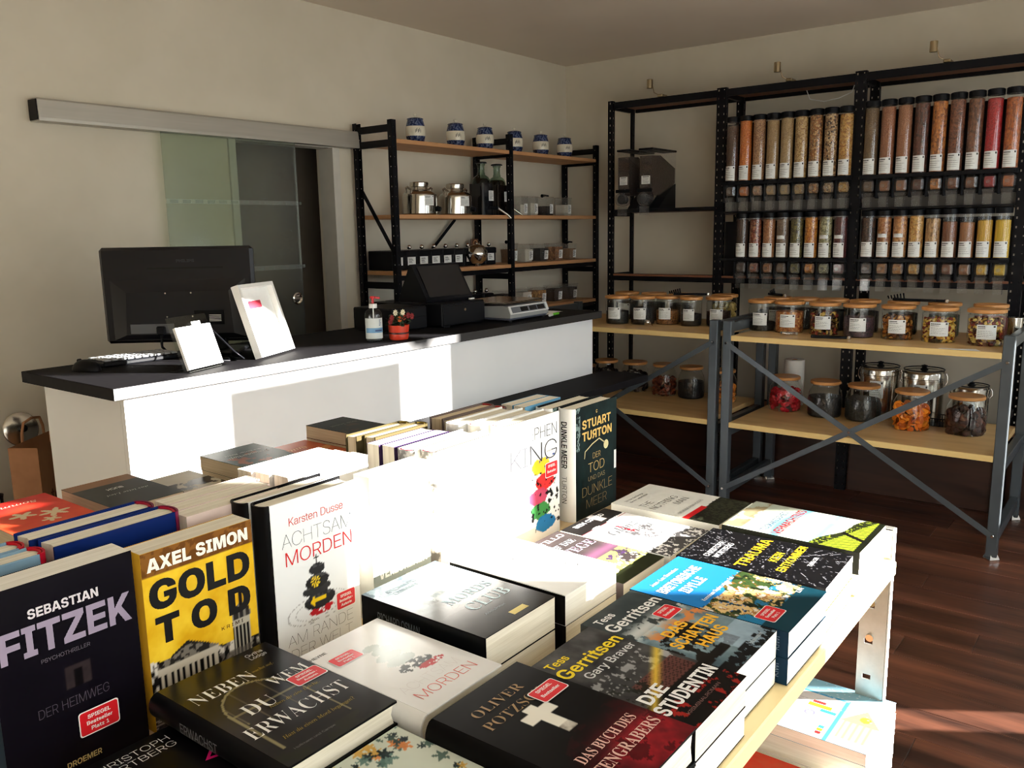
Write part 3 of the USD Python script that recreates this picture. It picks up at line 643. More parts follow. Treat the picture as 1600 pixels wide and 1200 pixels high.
TEA = lambda n, *c: grain(n, G(*c), 120)
P_MIX = G((206, 160, 70), (150, 60, 44), (90, 52, 36), (226, 196, 110), (110, 40, 36))
top = [
 ('jar of black tea with bamboo lid, first in the far corner row', 4.394, 2.585, .075, TEA('tea_black_green', (26, 28, 24), (38, 40, 32), (18, 18, 16)), .55, None),
 ('jar of blackish leaf tea, second in the far corner row', 4.436, 2.438, .076, TEA('tea_black', (20, 19, 20), (30, 27, 26), (12, 12, 13)), .72, None),
 ('jar of orange and brown tea crumbs in the far corner row', 4.503, 2.312, .073, grain('rooibos', G((150, 92, 44), (190, 128, 70), (96, 58, 32)), 130), .6, None),
 ('jar of dark brown tea with a big square label, far bench', 4.487, 2.154, .066, TEA('tea_darkbrown', (40, 30, 26), (56, 42, 34), (24, 20, 18)), .5, None),
 ('jar of reddish dark tea beside the bench legs, far bench', 4.556, 2.016, .075, TEA('tea_reddark', (58, 34, 28), (76, 46, 36), (32, 22, 20)), .6, None),
 ('jar of dark tea with little in it, first on the window side bench', 4.472, 1.729, .076, TEA('tea_dark', (26, 25, 24), (36, 34, 30), (16, 16, 16)), .35, None),
 ('jar filled with orange seed tea, front of the window side bench', 4.451, 1.571, .078, grain('seed_tea', G((206, 128, 60), (176, 84, 38), (226, 168, 96), (140, 60, 30)), 110), .82, None),
 ('jar of mixed fruit tea with a tong in front of it', 4.448, 1.388, .079, None, .8, (G((150, 60, 44), (70, 42, 32), (206, 170, 90), (110, 70, 44)), 260, .011, .5)),
 ('jar of purple herb tea with large white label', 4.437, 1.214, .079, TEA('tea_purple', (84, 58, 72), (60, 50, 54), (112, 74, 84), (44, 38, 40)), .75, None),
 ('jar of brown and amber fruit tea in the front row', 4.446, 1.033, .079, None, .8, (G((176, 104, 44), (110, 60, 32), (206, 150, 80), (70, 40, 28)), 260, .011, .5)),
 ('jar of yellow apple fruit tea in the front row', 4.43, .844, .081, None, .78, (G((226, 184, 84), (206, 150, 60), (130, 52, 44), (236, 204, 120)), 260, .012, .5)),
 ('jar of colourful fruit tea at the window end of the bench', 4.41, .644, .082, None, .86, (P_MIX, 280, .012, .5)),
]
for i, (lab, x, y, R, c, f, p) in enumerate(top):
    jar(lab, x, y, BZ, R, .166, c, f, p, seed=100 + i, group='tall jars in the front row')
back = [
 ('jar with lid only in view, back row in the far corner', 2.672, TEA('tea_b1', (30, 28, 26), (40, 38, 32))), ('black tea jar second in the far corner back row', 2.485, TEA('tea_b2', (18, 18, 20), (28, 26, 26))),
 ('dark jar third in the far corner back row', 2.30, TEA('tea_b3', (34, 28, 26), (46, 38, 32))),
 ('jar of pale yellow dried slices behind the bench legs', 2.045, None),
 ('dark tea jar behind the jars, under the black tong block', 1.712, TEA('tea_b5', (34, 28, 26), (44, 36, 32))), ('brown tea jar second in the window side back row', 1.562, TEA('tea_b6', (44, 34, 28), (58, 44, 36))),
 ('black tea jar third in the window side back row', 1.407, TEA('tea_b7', (18, 18, 20), (26, 26, 28))), ('black tea jar fourth in the window side back row', 1.247, TEA('tea_b8', (16, 16, 18), (24, 24, 24))),
 ('dark tea jar fifth in the window side back row', 1.06, TEA('tea_b9', (30, 26, 24), (40, 34, 30))), ('green herb tea jar sixth in the window side back row', .868, TEA('tea_green', (60, 78, 48), (84, 96, 60), (40, 50, 36))),
 ('jar of pink petals at the window end, back row', .665, TEA('tea_pink', (206, 110, 118), (226, 150, 150), (176, 60, 72)))]
for i, (lab, y, c) in enumerate(back):
    jar(lab, 4.66 if i != 3 else 4.70, y, BZ, .077, .168, c, .78, None if c else (G((196, 170, 100), (176, 146, 80), (214, 190, 124)), 150, .020, .3), lab=i in (0, 4), seed=200 + i, group='tall jars in the back row')

low = [
 ('round jar of black prunes at the far end of the lower shelf', 4.66, 2.82, .090, .19, None, .74, (G((24, 22, 24), (36, 30, 32)), 130, .017, .8)),
 ('round jar of dark dates second on the far lower shelf', 4.70, 2.635, .096, .188, None, .74, (G((40, 30, 26), (54, 38, 32)), 130, .017, .8)),
 ('round jar of reddish dried fruit behind the slanting brace', 4.675, 2.415, .085, .194, None, .62, (G((120, 54, 34), (150, 76, 46), (90, 40, 28)), 170, .013, .6)),
 ('round jar of shiny black berries with bamboo lid', 4.681, 2.237, .087, .192, grain('black_berries', G((12, 13, 18), (20, 22, 30)), 70), .62, None),
 ('round jar of orange apple rings behind the two bench legs', 4.662, 2.025, .089, .193, None, .62, (G((206, 124, 50), (226, 156, 84), (160, 84, 34)), 150, .016, .35)),
 ('round jar of bright red dried strawberries', 4.635, 1.642, .096, .193, None, .70, (G((196, 26, 44), (176, 16, 34), (216, 60, 70)), 170, .015, .6)),
 ('round jar of dark raisins under the crossing brace, left of two', 4.599, 1.412, .096, .194, grain('raisins', G((26, 22, 22), (40, 34, 32), (16, 14, 14)), 90), .66, None),
 ('round jar of blackish green fruit under the brace crossing', 4.612, 1.216, .098, .19, grain('black_currants', G((20, 22, 20), (34, 36, 34), (12, 12, 13)), 90), .72, None),
 ('round jar of bright orange mango strips', 4.537, .964, .098, .197, None, .70, (G((226, 116, 20), (240, 142, 40), (196, 90, 14)), 150, .021, .28)),
 ('round jar of brown dried figs at the window end', 4.562, .722, .100, .191, None, .70, (G((70, 42, 36), (90, 56, 46), (50, 30, 28)), 120, .021, .8)),
]
for i, (lab, x, y, R, h, c, f, p) in enumerate(low):
    jar(lab, x, y, BL, R, h, c, f, p, lab=False, belly=True, seed=300 + i, group='round jars on the lower shelves')

# steel canisters behind the round jars
def canister(label, x, y, R, h, seed):
    t = thing('steel_canister', label, 'canister', T(x, y, BL))
    geo('body', MB().lathe([(0, .001), (R - .004, .001), (R, .006), (R, h * .80), (R * 1.02, h * .805), (R * 1.02, h * .83), (R, h * .835)], 40), STEEL, t, smooth=30)
    geo('lid', MB().lathe([(R * 1.0, h * .836), (R * 1.03, h * .84), (R * 1.03, h * .93), (R * .97, h * .97), (R * .7, h * .985), (0, h * .985)], 40), STEEL, t, smooth=30)
    geo('knob', MB().lathe([(0, h * .986), (.02, h * .986), (.012, h * 1.03), (.016, h * 1.07), (0, h * 1.09)], 16), PLASTIC, t, smooth=30, label='black knob')
    for s in (-1, 1):
        geo('clasp', MB().tube([(0, s * (R + .004), h * .70), (0, s * (R + .014), h * .78), (0, s * (R + .012), h * .88), (0, s * (R + .005), h * .94)], .003, 6), CHROME, t, smooth=True)
    geo('lid_wire', MB().tube([((R * .97) * math.cos(a), (R * .97) * math.sin(a), h * .99 + .002) for a in np.linspace(0, 2 * np.pi, 25)], .003, 6), PLASTIC, t, smooth=True)
    tubelabel(t, R + .001, h * .40, h * .74, 165, 205, seed=seed)
canister('steel clip-lid canister behind the dark raisins', 4.772, 1.18, .098, .272, 401)
canister('steel clip-lid canister behind the mango jar, middle one', 4.776, .965, .100, .27, 402)
canister('shorter steel clip-lid canister nearest the window end', 4.79, .742, .082, .205, 403)
t = thing('paper_roll', 'white paper roll standing at the back of the lower shelf', 'paper roll', T(4.80, 1.653, BL))
geo('roll', MB().lathe([(.018, .001), (.053, .001), (.055, .003), (.055, .262), (.053, .264), (.018, .264), (.018, .001)], 32), PAPER, t, smooth=30)
geo('core', MB().lathe([(.0165, .001), (.0178, .001), (.0178, .263), (.0165, .263), (.0165, .001)], 24), CHIP, t, smooth=30, label='cardboard core')
t = thing('mesh_tray', 'black mesh tray between the mango jar and the figs', 'tray', T(4.70, .86, BL))
geo('tray_base', MB().box((-.06, -.05, .001), (.06, .05, .004)), BLACK, t)
mm = MB()
for a in np.linspace(-.05, .05, 9): mm.bar((-.06, a, .004), (-.06, a, .04), .003, .003, up=(1, 0, 0)); mm.bar((.06, a, .004), (.06, a, .04), .003, .003, up=(1, 0, 0))
geo('mesh_side', mm, BLACK, t)
geo('rim', MB().tube([(-.06, -.05, .041), (.06, -.05, .041), (.06, .05, .041), (-.06, .05, .041), (-.06, -.05, .041)], .003, 6), BLACK, t)

# serving tools
def tong(label, x, y, z, rz, L=.2, m=None, cat='tongs', comb=False):
    t = thing('serving_tongs', label, cat, T(x, y, z, rz))
    m = m or BLACK
    for s in (-1, 1):
        geo('arm', MB().tube([(0, .0, .008), (L * .3, s * .016, .009), (L * .75, s * .018, .010), (L, s * .008, .012)], [.006, .0055, .005, .007], 8), m, t, smooth=True)
    geo('spring_end', MB().cyl((-.004, 0, .002), (-.004, 0, .016), .011, n=14), CHROME, t, smooth=30)
    if comb:
        for i in range(6): geo('tine', MB().bar((L * (.80 + .06 * i), -.02, .012), (L * (.80 + .06 * i) + .004, -.014, .042 - .003 * i), .006, .003), m, t)
    return t
tong('black serving tongs lying on the jar lids of the far bench', 4.56, 2.09, 1.1135, 120, .19, comb=True)
tong('black tong block on the back row lid of the window side bench', 4.66, 1.68, 1.1135, 70, .10, comb=True)
tong('black comb tongs lying across the back row lids near the window', 4.63, .86, 1.1135, 95, .24, comb=True)
tong('black tongs with steel end in front of the mixed fruit jar', 4.30, 1.225, BZ + .0005, 110, .17)
tong('short steel tongs in front of the orange seed jar', 4.345, 1.50, BZ + .0005, 130, .07, STEEL)
t = thing('tea_strainer', 'small steel tea ball in front of the blackish leaf tea', 'tea strainer', T(4.365, 2.37, BZ))
geo('ball', MB().lathe([(0, .001), (.012, .004), (.019, .018), (.012, .032), (0, .036)], 20), CHROME, t, smooth=True); geo('handle', MB().tube([(0, -.018, .018), (-.02, -.045, .006)], .003, 6), CHROME, t)
t = thing('steel_cup', 'steel cup behind the last jar at the window end', 'cup', T(4.60, .555, BZ))
geo('cup_body', MB().lathe([(0, .001), (.030, .001), (.033, .004), (.036, .11), (.034, .11), (.031, .006), (0, .006)], 28), STEEL, t, smooth=30)
geo('cup_rim', MB().lathe([(.0342, .1101), (.037, .1105), (.037, .114), (.0342, .114), (.0342, .1101)], 28), CHROME, t, smooth=30)
t = thing('price_sheet', 'white paper sheet on the front edge of the bench board', 'paper', T(4.168, .62, BZ + .0006))
geo('sheet', MB().poly(Polygon([(0, 0), (.062, .03), (.01, .17), (0, .17)]), 0, .0004), PAPER, t)

# jar glimpsed in the next bay at the picture edge
jar('jar of pale nuts on the rack shelf beyond the last post', 4.98, .50, 1.1985, .05, .15, grain('pale_nuts', G((206, 196, 176), (170, 150, 120))), .7, None, lab=False, seed=9)

# ------------------------------------------------------------------ left rack: things on the shelves
DELFT = usdkit.material(stage, '/World/Looks/blue_glaze', {'g': ('texture_coordinate', {}), 'v': ('voronoi_texture', {'scale': 60.0, 'feature': 'f1'}), 'n': ('noise_texture', {'scale': 90.0, 'detail': 3.0}),
    'r': ('rgb_ramp', {'ramp': [(0.0, C(14, 26, 62)), (.5, C(22, 38, 82)), (.58, C(104, 120, 150)), (.66, C(20, 34, 76))]}), 'p': ('principled_bsdf', {'roughness': 0.15})},
    [('g.object', 'v.vector'), ('g.object', 'n.vector'), ('n.fac', 'r.fac'), ('r.color', 'p.base_color')], surface='p.BSDF')
GLAZE = mat('cream_glaze', C(214, 208, 190), .18)
def barrel(label, x, lid_knob=True):
    t = thing('ceramic_barrel', label, 'ceramic jar', T(x, 3.335, 1.9735), group='blue and white ceramic barrels')
    R = lambda z: .0415 + .013 * math.sin(math.pi * min(max(z / .128, 0), 1)) 
    def band(a, b, o=0):
        return [(R(z) + o, z) for z in np.linspace(a, b, 7)]
    geo('blue_foot', MB().lathe([(0, .0005), (.038, .0005), (.0405, .002)] + band(.004, .040), 32), DELFT, t, smooth=40, label='blue glazed foot')
    geo('cream_band', MB().lathe(band(.040, .092), 32), GLAZE, t, smooth=True, label='cream glazed band')
    geo('blue_shoulder', MB().lathe(band(.092, .128) + [(.038, .130)], 32), DELFT, t, smooth=40, label='blue glazed shoulder')
    geo('lid', MB().lathe([(.0, .140), (.022, .139), (.039, .135), (.045, .132), (.045, .1295), (0, .1295)], 32), DELFT, t, smooth=40)
    geo('lid_knob', MB().lathe([(0, .1405), (.005, .141), (.004, .147), (.009, .150), (.011, .154), (.008, .159), (0, .161)], 16), GLAZE, t, smooth=True)
    m = MB()
    for k in range(7):
        a0 = math.radians(222 + k * 5); z0 = .056 + .004 * (k % 3); z1 = z0 + .016
        m.quad(*[((R(z) + .0006) * math.cos(a), (R(z) + .0006) * math.sin(a), z) for a, z in ((a0, z0), (a0 + .05, z0), (a0 + .06, z1), (a0 + .02, z1))])
    geo('painted_motif', m, mat('motif_paint', C(52, 54, 56), .3), t, label='dark painted motif')
for x, w_ in zip((3.502, 3.833, 4.10, 4.393, 4.676, 4.953), ('first from the door', 'second from the door', 'third, left of the middle post', 'fourth, half hidden by the middle post', 'fifth from the door', 'last one next to the corner')):
    barrel(f'blue and cream ceramic barrel on the top shelf, {w_}', x)

def fusti(label, x, seed):
    t = thing('oil_can', label, 'steel can', T(x, 3.335, 1.5925))
    R = .098
    geo('body', MB().lathe([(0, .001), (R - .01, .001), (R, .008), (R, .10), (R * .97, .112), (R * .80, .126), (R * .56, .134), (R * .5, .136)], 40), STEEL, t, smooth=35)
    geo('neck', MB().lathe([(R * .5, .1355), (R * .47, .150), (R * .48, .152)], 32), STEEL, t, smooth=30)
    geo('cap', MB().lathe([(R * .49, .1525), (R * .53, .154), (R * .53, .174), (R * .50, .178), (0, .180)], 32), STEEL, t, smooth=30, label='screw cap')
    for s in (-1, 1):
        geo('handle', MB().tube([(s * R * .62, 0, .134), (s * R * .95, 0, .150), (s * R * 1.05, 0, .146), (s * R * 1.0, 0, .116)], .006, 8), STEEL, t, smooth=True)
    tubelabel(t, R + .001, .05, .105, 240, 275, seed=seed)
    geo('tap', MB().cyl((R * .55, -R * .80, .035), (R * .62, -R * 1.02, .03), .016, .013, 14), PLASTIC, t, label='black tap')
fusti('round stainless oil can with handles, nearer the door', 3.515, 501); fusti('round stainless oil can with handles, beside the dark bottles', 3.815, 502)

DGLASS = mat('dark_bottle', C(12, 13, 20), .08, spec=.6)
BGREEN = pane('green_glass', (.55, .66, .58), ior=1.5)
def bottle(label, x, y, seed, c):
    t = thing('vinegar_bottle', label, 'bottle', T(x, y, 1.5925))
    W = .056
    prof = lambda s: rrect(-W * s, -W * s, W * s, W * s, .02 * s)
    geo('liquid', MB().poly(rrect(-W, -W, W, W, .018), .001, .185), c, t, label='dark liquid filling the bottle')
    geo('liquid_top', MB().lathe([(0, .2175), (W * .80, .2165), (W * 1.08, .203), (W * 1.2, .1865), (0, .1865)], 32, sx=.8, sy=.8), c, t, smooth=40)
    P = []
    m = MB().lathe([(W * 1.28, .1855), (W * 1.22, .205), (W * .95, .226), (W * .55, .238), (.030, .245), (.026, .255), (.026, .290), (.031, .296), (.033, .300), (.033, .305)], 4 * 8, sx=.8, sy=.8)
    geo('shoulder', m, BGREEN, t, smooth=40, label='greenish clear glass shoulder and neck')
    geo('stopper', MB().lathe([(0, .315), (.030, .314), (.036, .310), (.036, .3055), (0, .3055)], 24), PLASTIC, t, smooth=30)
    geo('tap', MB().bar((.01, -W - .001, .045), (.03, -W - .05, .04), .02, .02, ch=.004), PLASTIC, t); geo('tap_spout', MB().tube([(.03, -W - .045, .04), (.075, -W - .085, .0), (.09, -W - .098, -.02)], .006, 8), STEEL, t, smooth=True)
    geo('label_card', MB().box((.0, -W - .0012, .085), (.045, -W - .0004, .145)), LABELP, t)
    mp = MB()
    for i in range(6): mp.box((.006, -W - .0018, .136 - i * .008), (.03 + .003 * (i % 4), -W - .0013, .138 - i * .008))
    geo('label_print', mp, INK, t)
bottle('big square dark bottle with tap, in front of the middle post', 4.05, 3.33, 511, DGLASS); bottle('square brownish bottle with tap, right beside the middle post', 4.265, 3.38, 512, mat('brown_bottle', C(26, 18, 16), .08, spec=.6))

def tub(label, x, z, w, h, content, fill, seed, lid='flat', y=3.33, flare=1.0):
    t = thing('food_container', label, 'food container', T(x, y, z))
    b = w * (.5 if flare == 1 else .42)
    m = MB()
    def ring(hw, zz): return [(-hw, -hw * .9, zz), (hw, -hw * .9, zz), (hw, hw * .9, zz), (-hw, hw * .9, zz)]
    A, B = ring(b, .001), ring(w / 2, h)
    for k in range(4): m.quad(A[k], A[(k + 1) % 4], B[(k + 1) % 4], B[k])
    m.quad(*A)
    geo('container_body', m, ACRYL, t, label='clear plastic tub')
    hf = h * fill; k = lambda z: b + (w / 2 - b) * z / h - .003
    c = MB(); A, B = ring(k(.003), .003), ring(k(hf), hf)
    for q in range(4): c.quad(A[q], A[(q + 1) % 4], B[(q + 1) % 4], B[q])
    c.quad(*B); c.quad(*A)
    geo('contents', c, content, t)
    geo('lid', MB().box((-w / 2 - .004, -w * .45 - .004, h + .0005), (w / 2 + .004, w * .45 + .004, h + .009), .003), ACRYL, t)
    s = k(h * .5) * .9 + .004
    yk = -(k(h * .5) + .003) * .9
    sl = math.degrees(math.atan((w / 2 - b) * .9 / h)); Mx = T(w * .22, yk - .0015, h * .42, 0, RX(90 + sl))
    geo('label_card', MB().box((-w * .21, -h * .30, 0), (w * .21, h * .24, .0006), M=Mx), LABELP, t)
    mp = MB()
    for i in range(6): mp.box((-w * .17, h * (.15 - i * .07), .0007), (w * (.0 + .03 * (i * 7 % 5)), h * (.18 - i * .07), .0010), M=Mx)
    geo('label_print', mp, INK, t)
    if lid == 'scoop':
        geo('scoop', MB().tube([(-w * .3, 0, h + .016), (w * .1, 0, h + .02), (w * .5, 0, h + .018)], [.012, .006, .005], 8), PLASTIC, t, smooth=True)
    return t
WPOW = mat('white_powder', C(206, 200, 186), .9, scale=60, bump=.3)
TANP = grain('tan_powder', G((150, 112, 76), (166, 128, 90)), 300); DKP = grain('dark_powder', G((22, 22, 24), (32, 30, 32)), 200)
BRNN = grain('brown_nibs', G((150, 96, 60), (110, 66, 42), (190, 136, 92)), 70); YEL = grain('yellow_lumps', G((196, 140, 70), (216, 164, 90), (140, 90, 50)), 80)
for i, (lab, x, w, h, c, f) in enumerate((('clear tub of pale powder half hidden by the middle post', 4.43, .080, .112, WPOW, .6), ('clear tub of white powder, second shelf', 4.54, .082, .112, WPOW, .7), ('clear tub of black grains with a scoop, second shelf', 4.705, .090, .112, DKP, .55), ('clear tub of white powder nearest the corner, second shelf', 4.925, .086, .112, WPOW, .65))):
    tub(lab, x, 1.5925, w, h, c, f, 520 + i, lid='scoop' if i == 2 else 'flat')
for i, (lab, x, w, h, c, f) in enumerate((('flared tub of brown powder left of the middle post, third shelf', 4.31, .088, .115, TANP, .75), ('flared tub of cream powder, third shelf', 4.475, .092, .108, WPOW, .75), ('flared tub of black seeds, third shelf', 4.64, .098, .105, DKP, .8), ('flared tub of brown nibs, third shelf', 4.81, .098, .105, BRNN, .85), ('flared tub of tan powder under a black scoop, third shelf', 4.99, .085, .098, TANP, .75))):
    tub(lab, x, 1.2975, w, h, c, f, 530 + i, flare=.8, lid='scoop' if i in (0, 4) else 'flat')
for i, (lab, x, c) in enumerate((('flared tub of dark seeds left of the middle post, fourth shelf', 4.24, DKP), ('flared tub of white flakes, fourth shelf', 4.445, WPOW), ('flared tub of yellow lumps, fourth shelf', 4.61, YEL), ('flared tub of dark cocoa, fourth shelf', 4.80, grain('cocoa', G((60, 40, 32), (72, 50, 40)), 300)), ('flared tub of dark cocoa powder nearest the corner, fourth shelf', 4.985, grain('cocoa2', G((52, 36, 30), (64, 44, 36)), 300)))):
    tub(lab, x, 1.0205, .10, .10, c, .85, 540 + i, flare=.75)

def spice_box(label, x, z, seed, w=.098, ball=True):
    t = thing('spice_box', label, 'spice box', T(x, 3.375, z), group='black spice boxes')
    geo('box_body', MB().box((-w / 2, -.085, .001), (w / 2, .10, .105), .004), PLASTIC, t)
    geo('flap', MB().box((-w / 2 + .003, -.093, .070), (w / 2 - .003, -.0856, .103), .003), PLASTIC, t)
    if ball: geo('ball_knob', MB().cyl((0, -.07, .1055), (0, -.07, .112), .005, n=10).ball((0, -.07, .122), .0125, 2), CHROME, t, smooth=True, label='small shiny ball knob')
    geo('label_card', MB().box((-.032, -.0868, .026), (.030, -.0858, .070)), LABELP, t)
    mp = MB()
    for i in range(5): mp.box((-.023, -.0874, .060 - i * .0055), (-.0 + .004 * ((i + seed) % 4), -.0869, .0622 - i * .0055))
    geo('label_print', mp, INK, t)
N9 = ('first from the door', 'second from the door', 'third from the door', 'fourth from the door', 'fifth from the door', 'sixth from the door', 'seventh from the door', 'eighth from the door', 'ninth from the door')
for i in range(9): spice_box(f'black spice box with ball knob on the third shelf, {N9[i]}', 3.29 + i * .0985, 1.2975, i)
for i in range(8): spice_box(f'black spice box with ball knob on the fourth shelf, {N9[i]}', 3.29 + i * .108, 1.0205, i)
t = thing('silver_sphere', 'shiny silver globe pot in front of the spice boxes', 'pot', T(3.90, 3.252, 1.2975))
geo('globe', MB().lathe([(0, .012), (.03, .014), (.055, .035), (.066, .066), (.062, .088), (.050, .104), (.0505, .106)], 36), CHROME, t, smooth=40); geo('lid', MB().lathe([(.051, .1065), (.04, .118), (.015, .125), (0, .126)], 32), CHROME, t, smooth=40)
geo('lid_knob', MB().ball((0, 0, .131), .006, 2), CHROME, t, smooth=True); geo('foot', MB().lathe([(0, .0005), (.022, .0005), (.014, .0115), (0, .0115)], 24), CHROME, t, smooth=30)
t = thing('wooden_plaque', 'small carved brown wooden plaque behind the silver globe', 'plaque', T(4.10, 3.44, 1.2975))
geo('plaque_board', MB().box((-.02, 0, .10), (.045, .012, .155), .003), wood('plaque_wood', C(84, 54, 38), C(104, 70, 50), 'x'), t); geo('plaque_stand', MB().box((-.02, .0, .0005), (.04, .01, .0895), .001), BLACK, t)
geo('carved_ring', MB().tube([(  .012 + .018 * math.cos(a), -.001, .128 + .018 * math.sin(a)) for a in np.linspace(0, 2 * np.pi, 20)], .003, 6), CHIP, t, smooth=True)
# ------------------------------------------------------------------ things on the counter
def yaw(dx, dy): return math.degrees(math.atan2(dy, dx))
mdir = -48.5
t = thing('computer_monitor', 'black computer monitor seen from behind on the counter', 'monitor', T(1.626, 2.684, CZ, mdir))
# local: x along the screen (towards the picture's right), -y towards the room
MW, ML, MH_ = .255, .040, .365
MPL = mat('monitor_plastic', C(17, 18, 24), .36, rgb2=C(19, 20, 27), bump=.05, bscale=300, spec=.4)
geo('back_shell', MB().box((-MW, -.012, ML), (MW, .016, MH_), .010), MPL, t)
BZ0, BZ1 = ML + .055, ML + .175
m = MB()
q0 = [(-MW + .03, -.0123, ML + .012), (MW - .03, -.0123, ML + .012), (MW - .03, -.0123, MH_ - .11), (-MW + .03, -.0123, MH_ - .11)]
q1 = [(-MW + .075, -.026, ML + .03), (MW - .075, -.026, ML + .03), (MW - .085, -.026, BZ1), (-MW + .085, -.026, BZ1)]
for k in range(4): m.quad(q0[k], q0[(k + 1) % 4], q1[(k + 1) % 4], q1[k])
m.quad(*q1); geo('back_bulge', m, MPL, t, label='gently bulged middle of the back', smooth=80)
geo('screen', MB().box((-MW + .008, .0162, ML + .02), (MW - .008, .0175, MH_ - .008)), mat('screen_glass', C(10, 11, 13), .1), t)
mp = MB().poly(fit('PHILIPS', .0, 0, .010, .060, weight=800), 0, .0006, T(0, -.0122, MH_ - .052, 0, RX(90)))
geo('brand_lettering', mp, mat('emboss', C(58, 60, 68), .3), t)
geo('vent_slot', MB().box((-.098, -.0132, MH_ - .074), (.155, -.0118, MH_ - .068)), mat('vent_black', C(4, 4, 6), .8), t, label='long narrow vent slot')
for x in (-.04, .045):
    for z in (.13, .21): geo('mount_screw', MB().cyl((x, -.0263, z), (x, -.029, z), .0028, n=10), CHROME, t)
geo('port_plate', MB().box((-.165, -.0275, ML + .034), (-.02, -.0262, ML + .066)), mat('port_silver', C(96, 98, 102), .4, metal=.2), t, label='port plate, paler in place of the sun patch on it'); geo('rating_plate', MB().box((.05, -.0275, .10), (.15, -.0262, .15), .0005), PLASTIC, t)  # port plate tone lifted to stand in for the sunlit patch
mp = MB()
for i in range(5): mp.box((.10, -.0282, .112 + i * .005), (.14, -.0276, .114 + i * .005))
geo('rating_print', mp, LABELP, t)
geo('stand_neck', MB().box((.06, -.012, .01), (.15, .012, ML + .06), .006), PLASTIC, t); geo('stand_base', MB().box((.02, -.08, .0005), (.20, .09, .014), .006), PLASTIC, t)
geo('power_cable', MB().tube([(-.06, -.034, ML + .05), (-.06, -.045, ML + .0), (-.058, -.05, .03), (-.04, -.045, .006), (.02, -.02, .006)], .0045, 8), PLASTIC, t, smooth=True)
geo('plug', MB().box((-.074, -.05, ML + .03), (-.046, -.031, ML + .06), .004), PLASTIC, t)
t = thing('computer_mouse', 'black computer mouse on the counter end', 'mouse', T(1.243, 2.60, CZ, 100))
m = MB().ball((0, 0, .0005), (.055, .031, .034), 3); v, f = m.arrays(); v[:, 2] = np.maximum(v[:, 2], .0008); geo('mouse_body', (v, f), PLASTIC, t, smooth=True); geo('scroll_wheel', MB().cyl((.03, -.004, .027), (.03, .004, .027), .008, n=14), BLACK, t)
geo('mouse_cable', MB().tube([(.053, 0, .012), (.07, -.03, .004), (.06, -.09, .003), (.03, -.16, .003), (0, -.24, .003)], .002, 6), PLASTIC, t, smooth=True)
t = thing('computer_keyboard', 'keyboard lying behind the monitor on the counter', 'keyboard', T(1.415, 2.665, CZ, -2))
geo('keyboard_body', MB().box((-.115, -.065, .0005), (.16, .065, .016), .004), PLASTIC, t); KEY = mat('key_cap', C(150, 152, 155), .3)
for r_ in range(5):
    for c_ in range(10):
        geo('key_cap', MB().box((-.107 + c_ * .0248, -.058 + r_ * .0238, .0162), (-.107 + c_ * .0248 + .021, -.058 + r_ * .0238 + .020, .022), .002), KEY, t)
t = thing('leaflet_stand', 'clear acrylic stand holding white leaflets in the sun', 'leaflet holder', T(1.387, 2.278, CZ, 19))
Rl = RX(90 - 0); lean = math.radians(18)
def leanM(x, y, z): return np.array([[1, 0, 0, x], [0, math.sin(lean), -math.cos(lean), y], [0, math.cos(lean), math.sin(lean), z], [0, 0, 0, 1.0]])
geo('acrylic_back', MB().poly(rrect(-.008, 0, .168, .165, .003), 0, .003, leanM(0, .012, .004)), GLASS, t, label='clear acrylic back plate')
geo('acrylic_base', MB().box((-.008, -.012, .0005), (.168, .06, .0035), .001), GLASS, t)
lf = geo('leaflet_stack', MB().poly(sbox(0, .002, .160, .132), .001, .010, leanM(0, .006, .004)), PAPER, t, label='stack of white leaflets')
geo('tall_leaflet', MB().poly(sbox(.085, .132, .125, .145), .002, .004, leanM(0, .006, .004)), PAPER, t)
t = thing('notice_frame', 'white box frame with a sunlit notice leaning on the counter', 'picture frame', T(1.663, 2.33, CZ, 24))
lean = math.radians(17)
FW, FH = .225, .245
geo('frame_border', MB().poly(sbox(0, 0, FW, FH).difference(sbox(.012, .012, FW - .012, FH - .012)), 0, .022, leanM(0, 0, .0012)), WHITE, t); geo('frame_back', MB().poly(sbox(.0005, .0005, FW - .0005, FH - .0005), -.004, -.0003, leanM(0, 0, .0012)), WHITE, t)
n_ = geo('notice', MB().poly(sbox(.0125, .0125, FW - .0125, FH - .0125), .0005, .0012, leanM(0, 0, .0012)), PAPER, t)
geo('red_block', MB().poly(sbox(.062, .165, .140, .19), .0014, .0018, leanM(0, 0, .0012)), mat('notice_red', C(196, 48, 72), .6), n_, label='red printed block')
geo('counter_cable', MB().tube([(1.585, 2.45, 1.20), (1.60, 2.36, 1.135), (1.625, 2.345, 1.108), (1.63, 2.40, 1.104), (1.66, 2.47, 1.104), (1.70, 2.52, 1.104)], .0035, 8), PLASTIC, cat='cable', label='black cable hanging between the monitor and the white frame', smooth=True)
geo('counter_cable', MB().tube([(1.55, 2.42, 1.104), (1.59, 2.37, 1.104), (1.62, 2.42, 1.104), (1.58, 2.50, 1.104), (1.60, 2.56, 1.104)], .0035, 8), PLASTIC, cat='cable', label='black cable coiled flat behind the white frame', smooth=True)

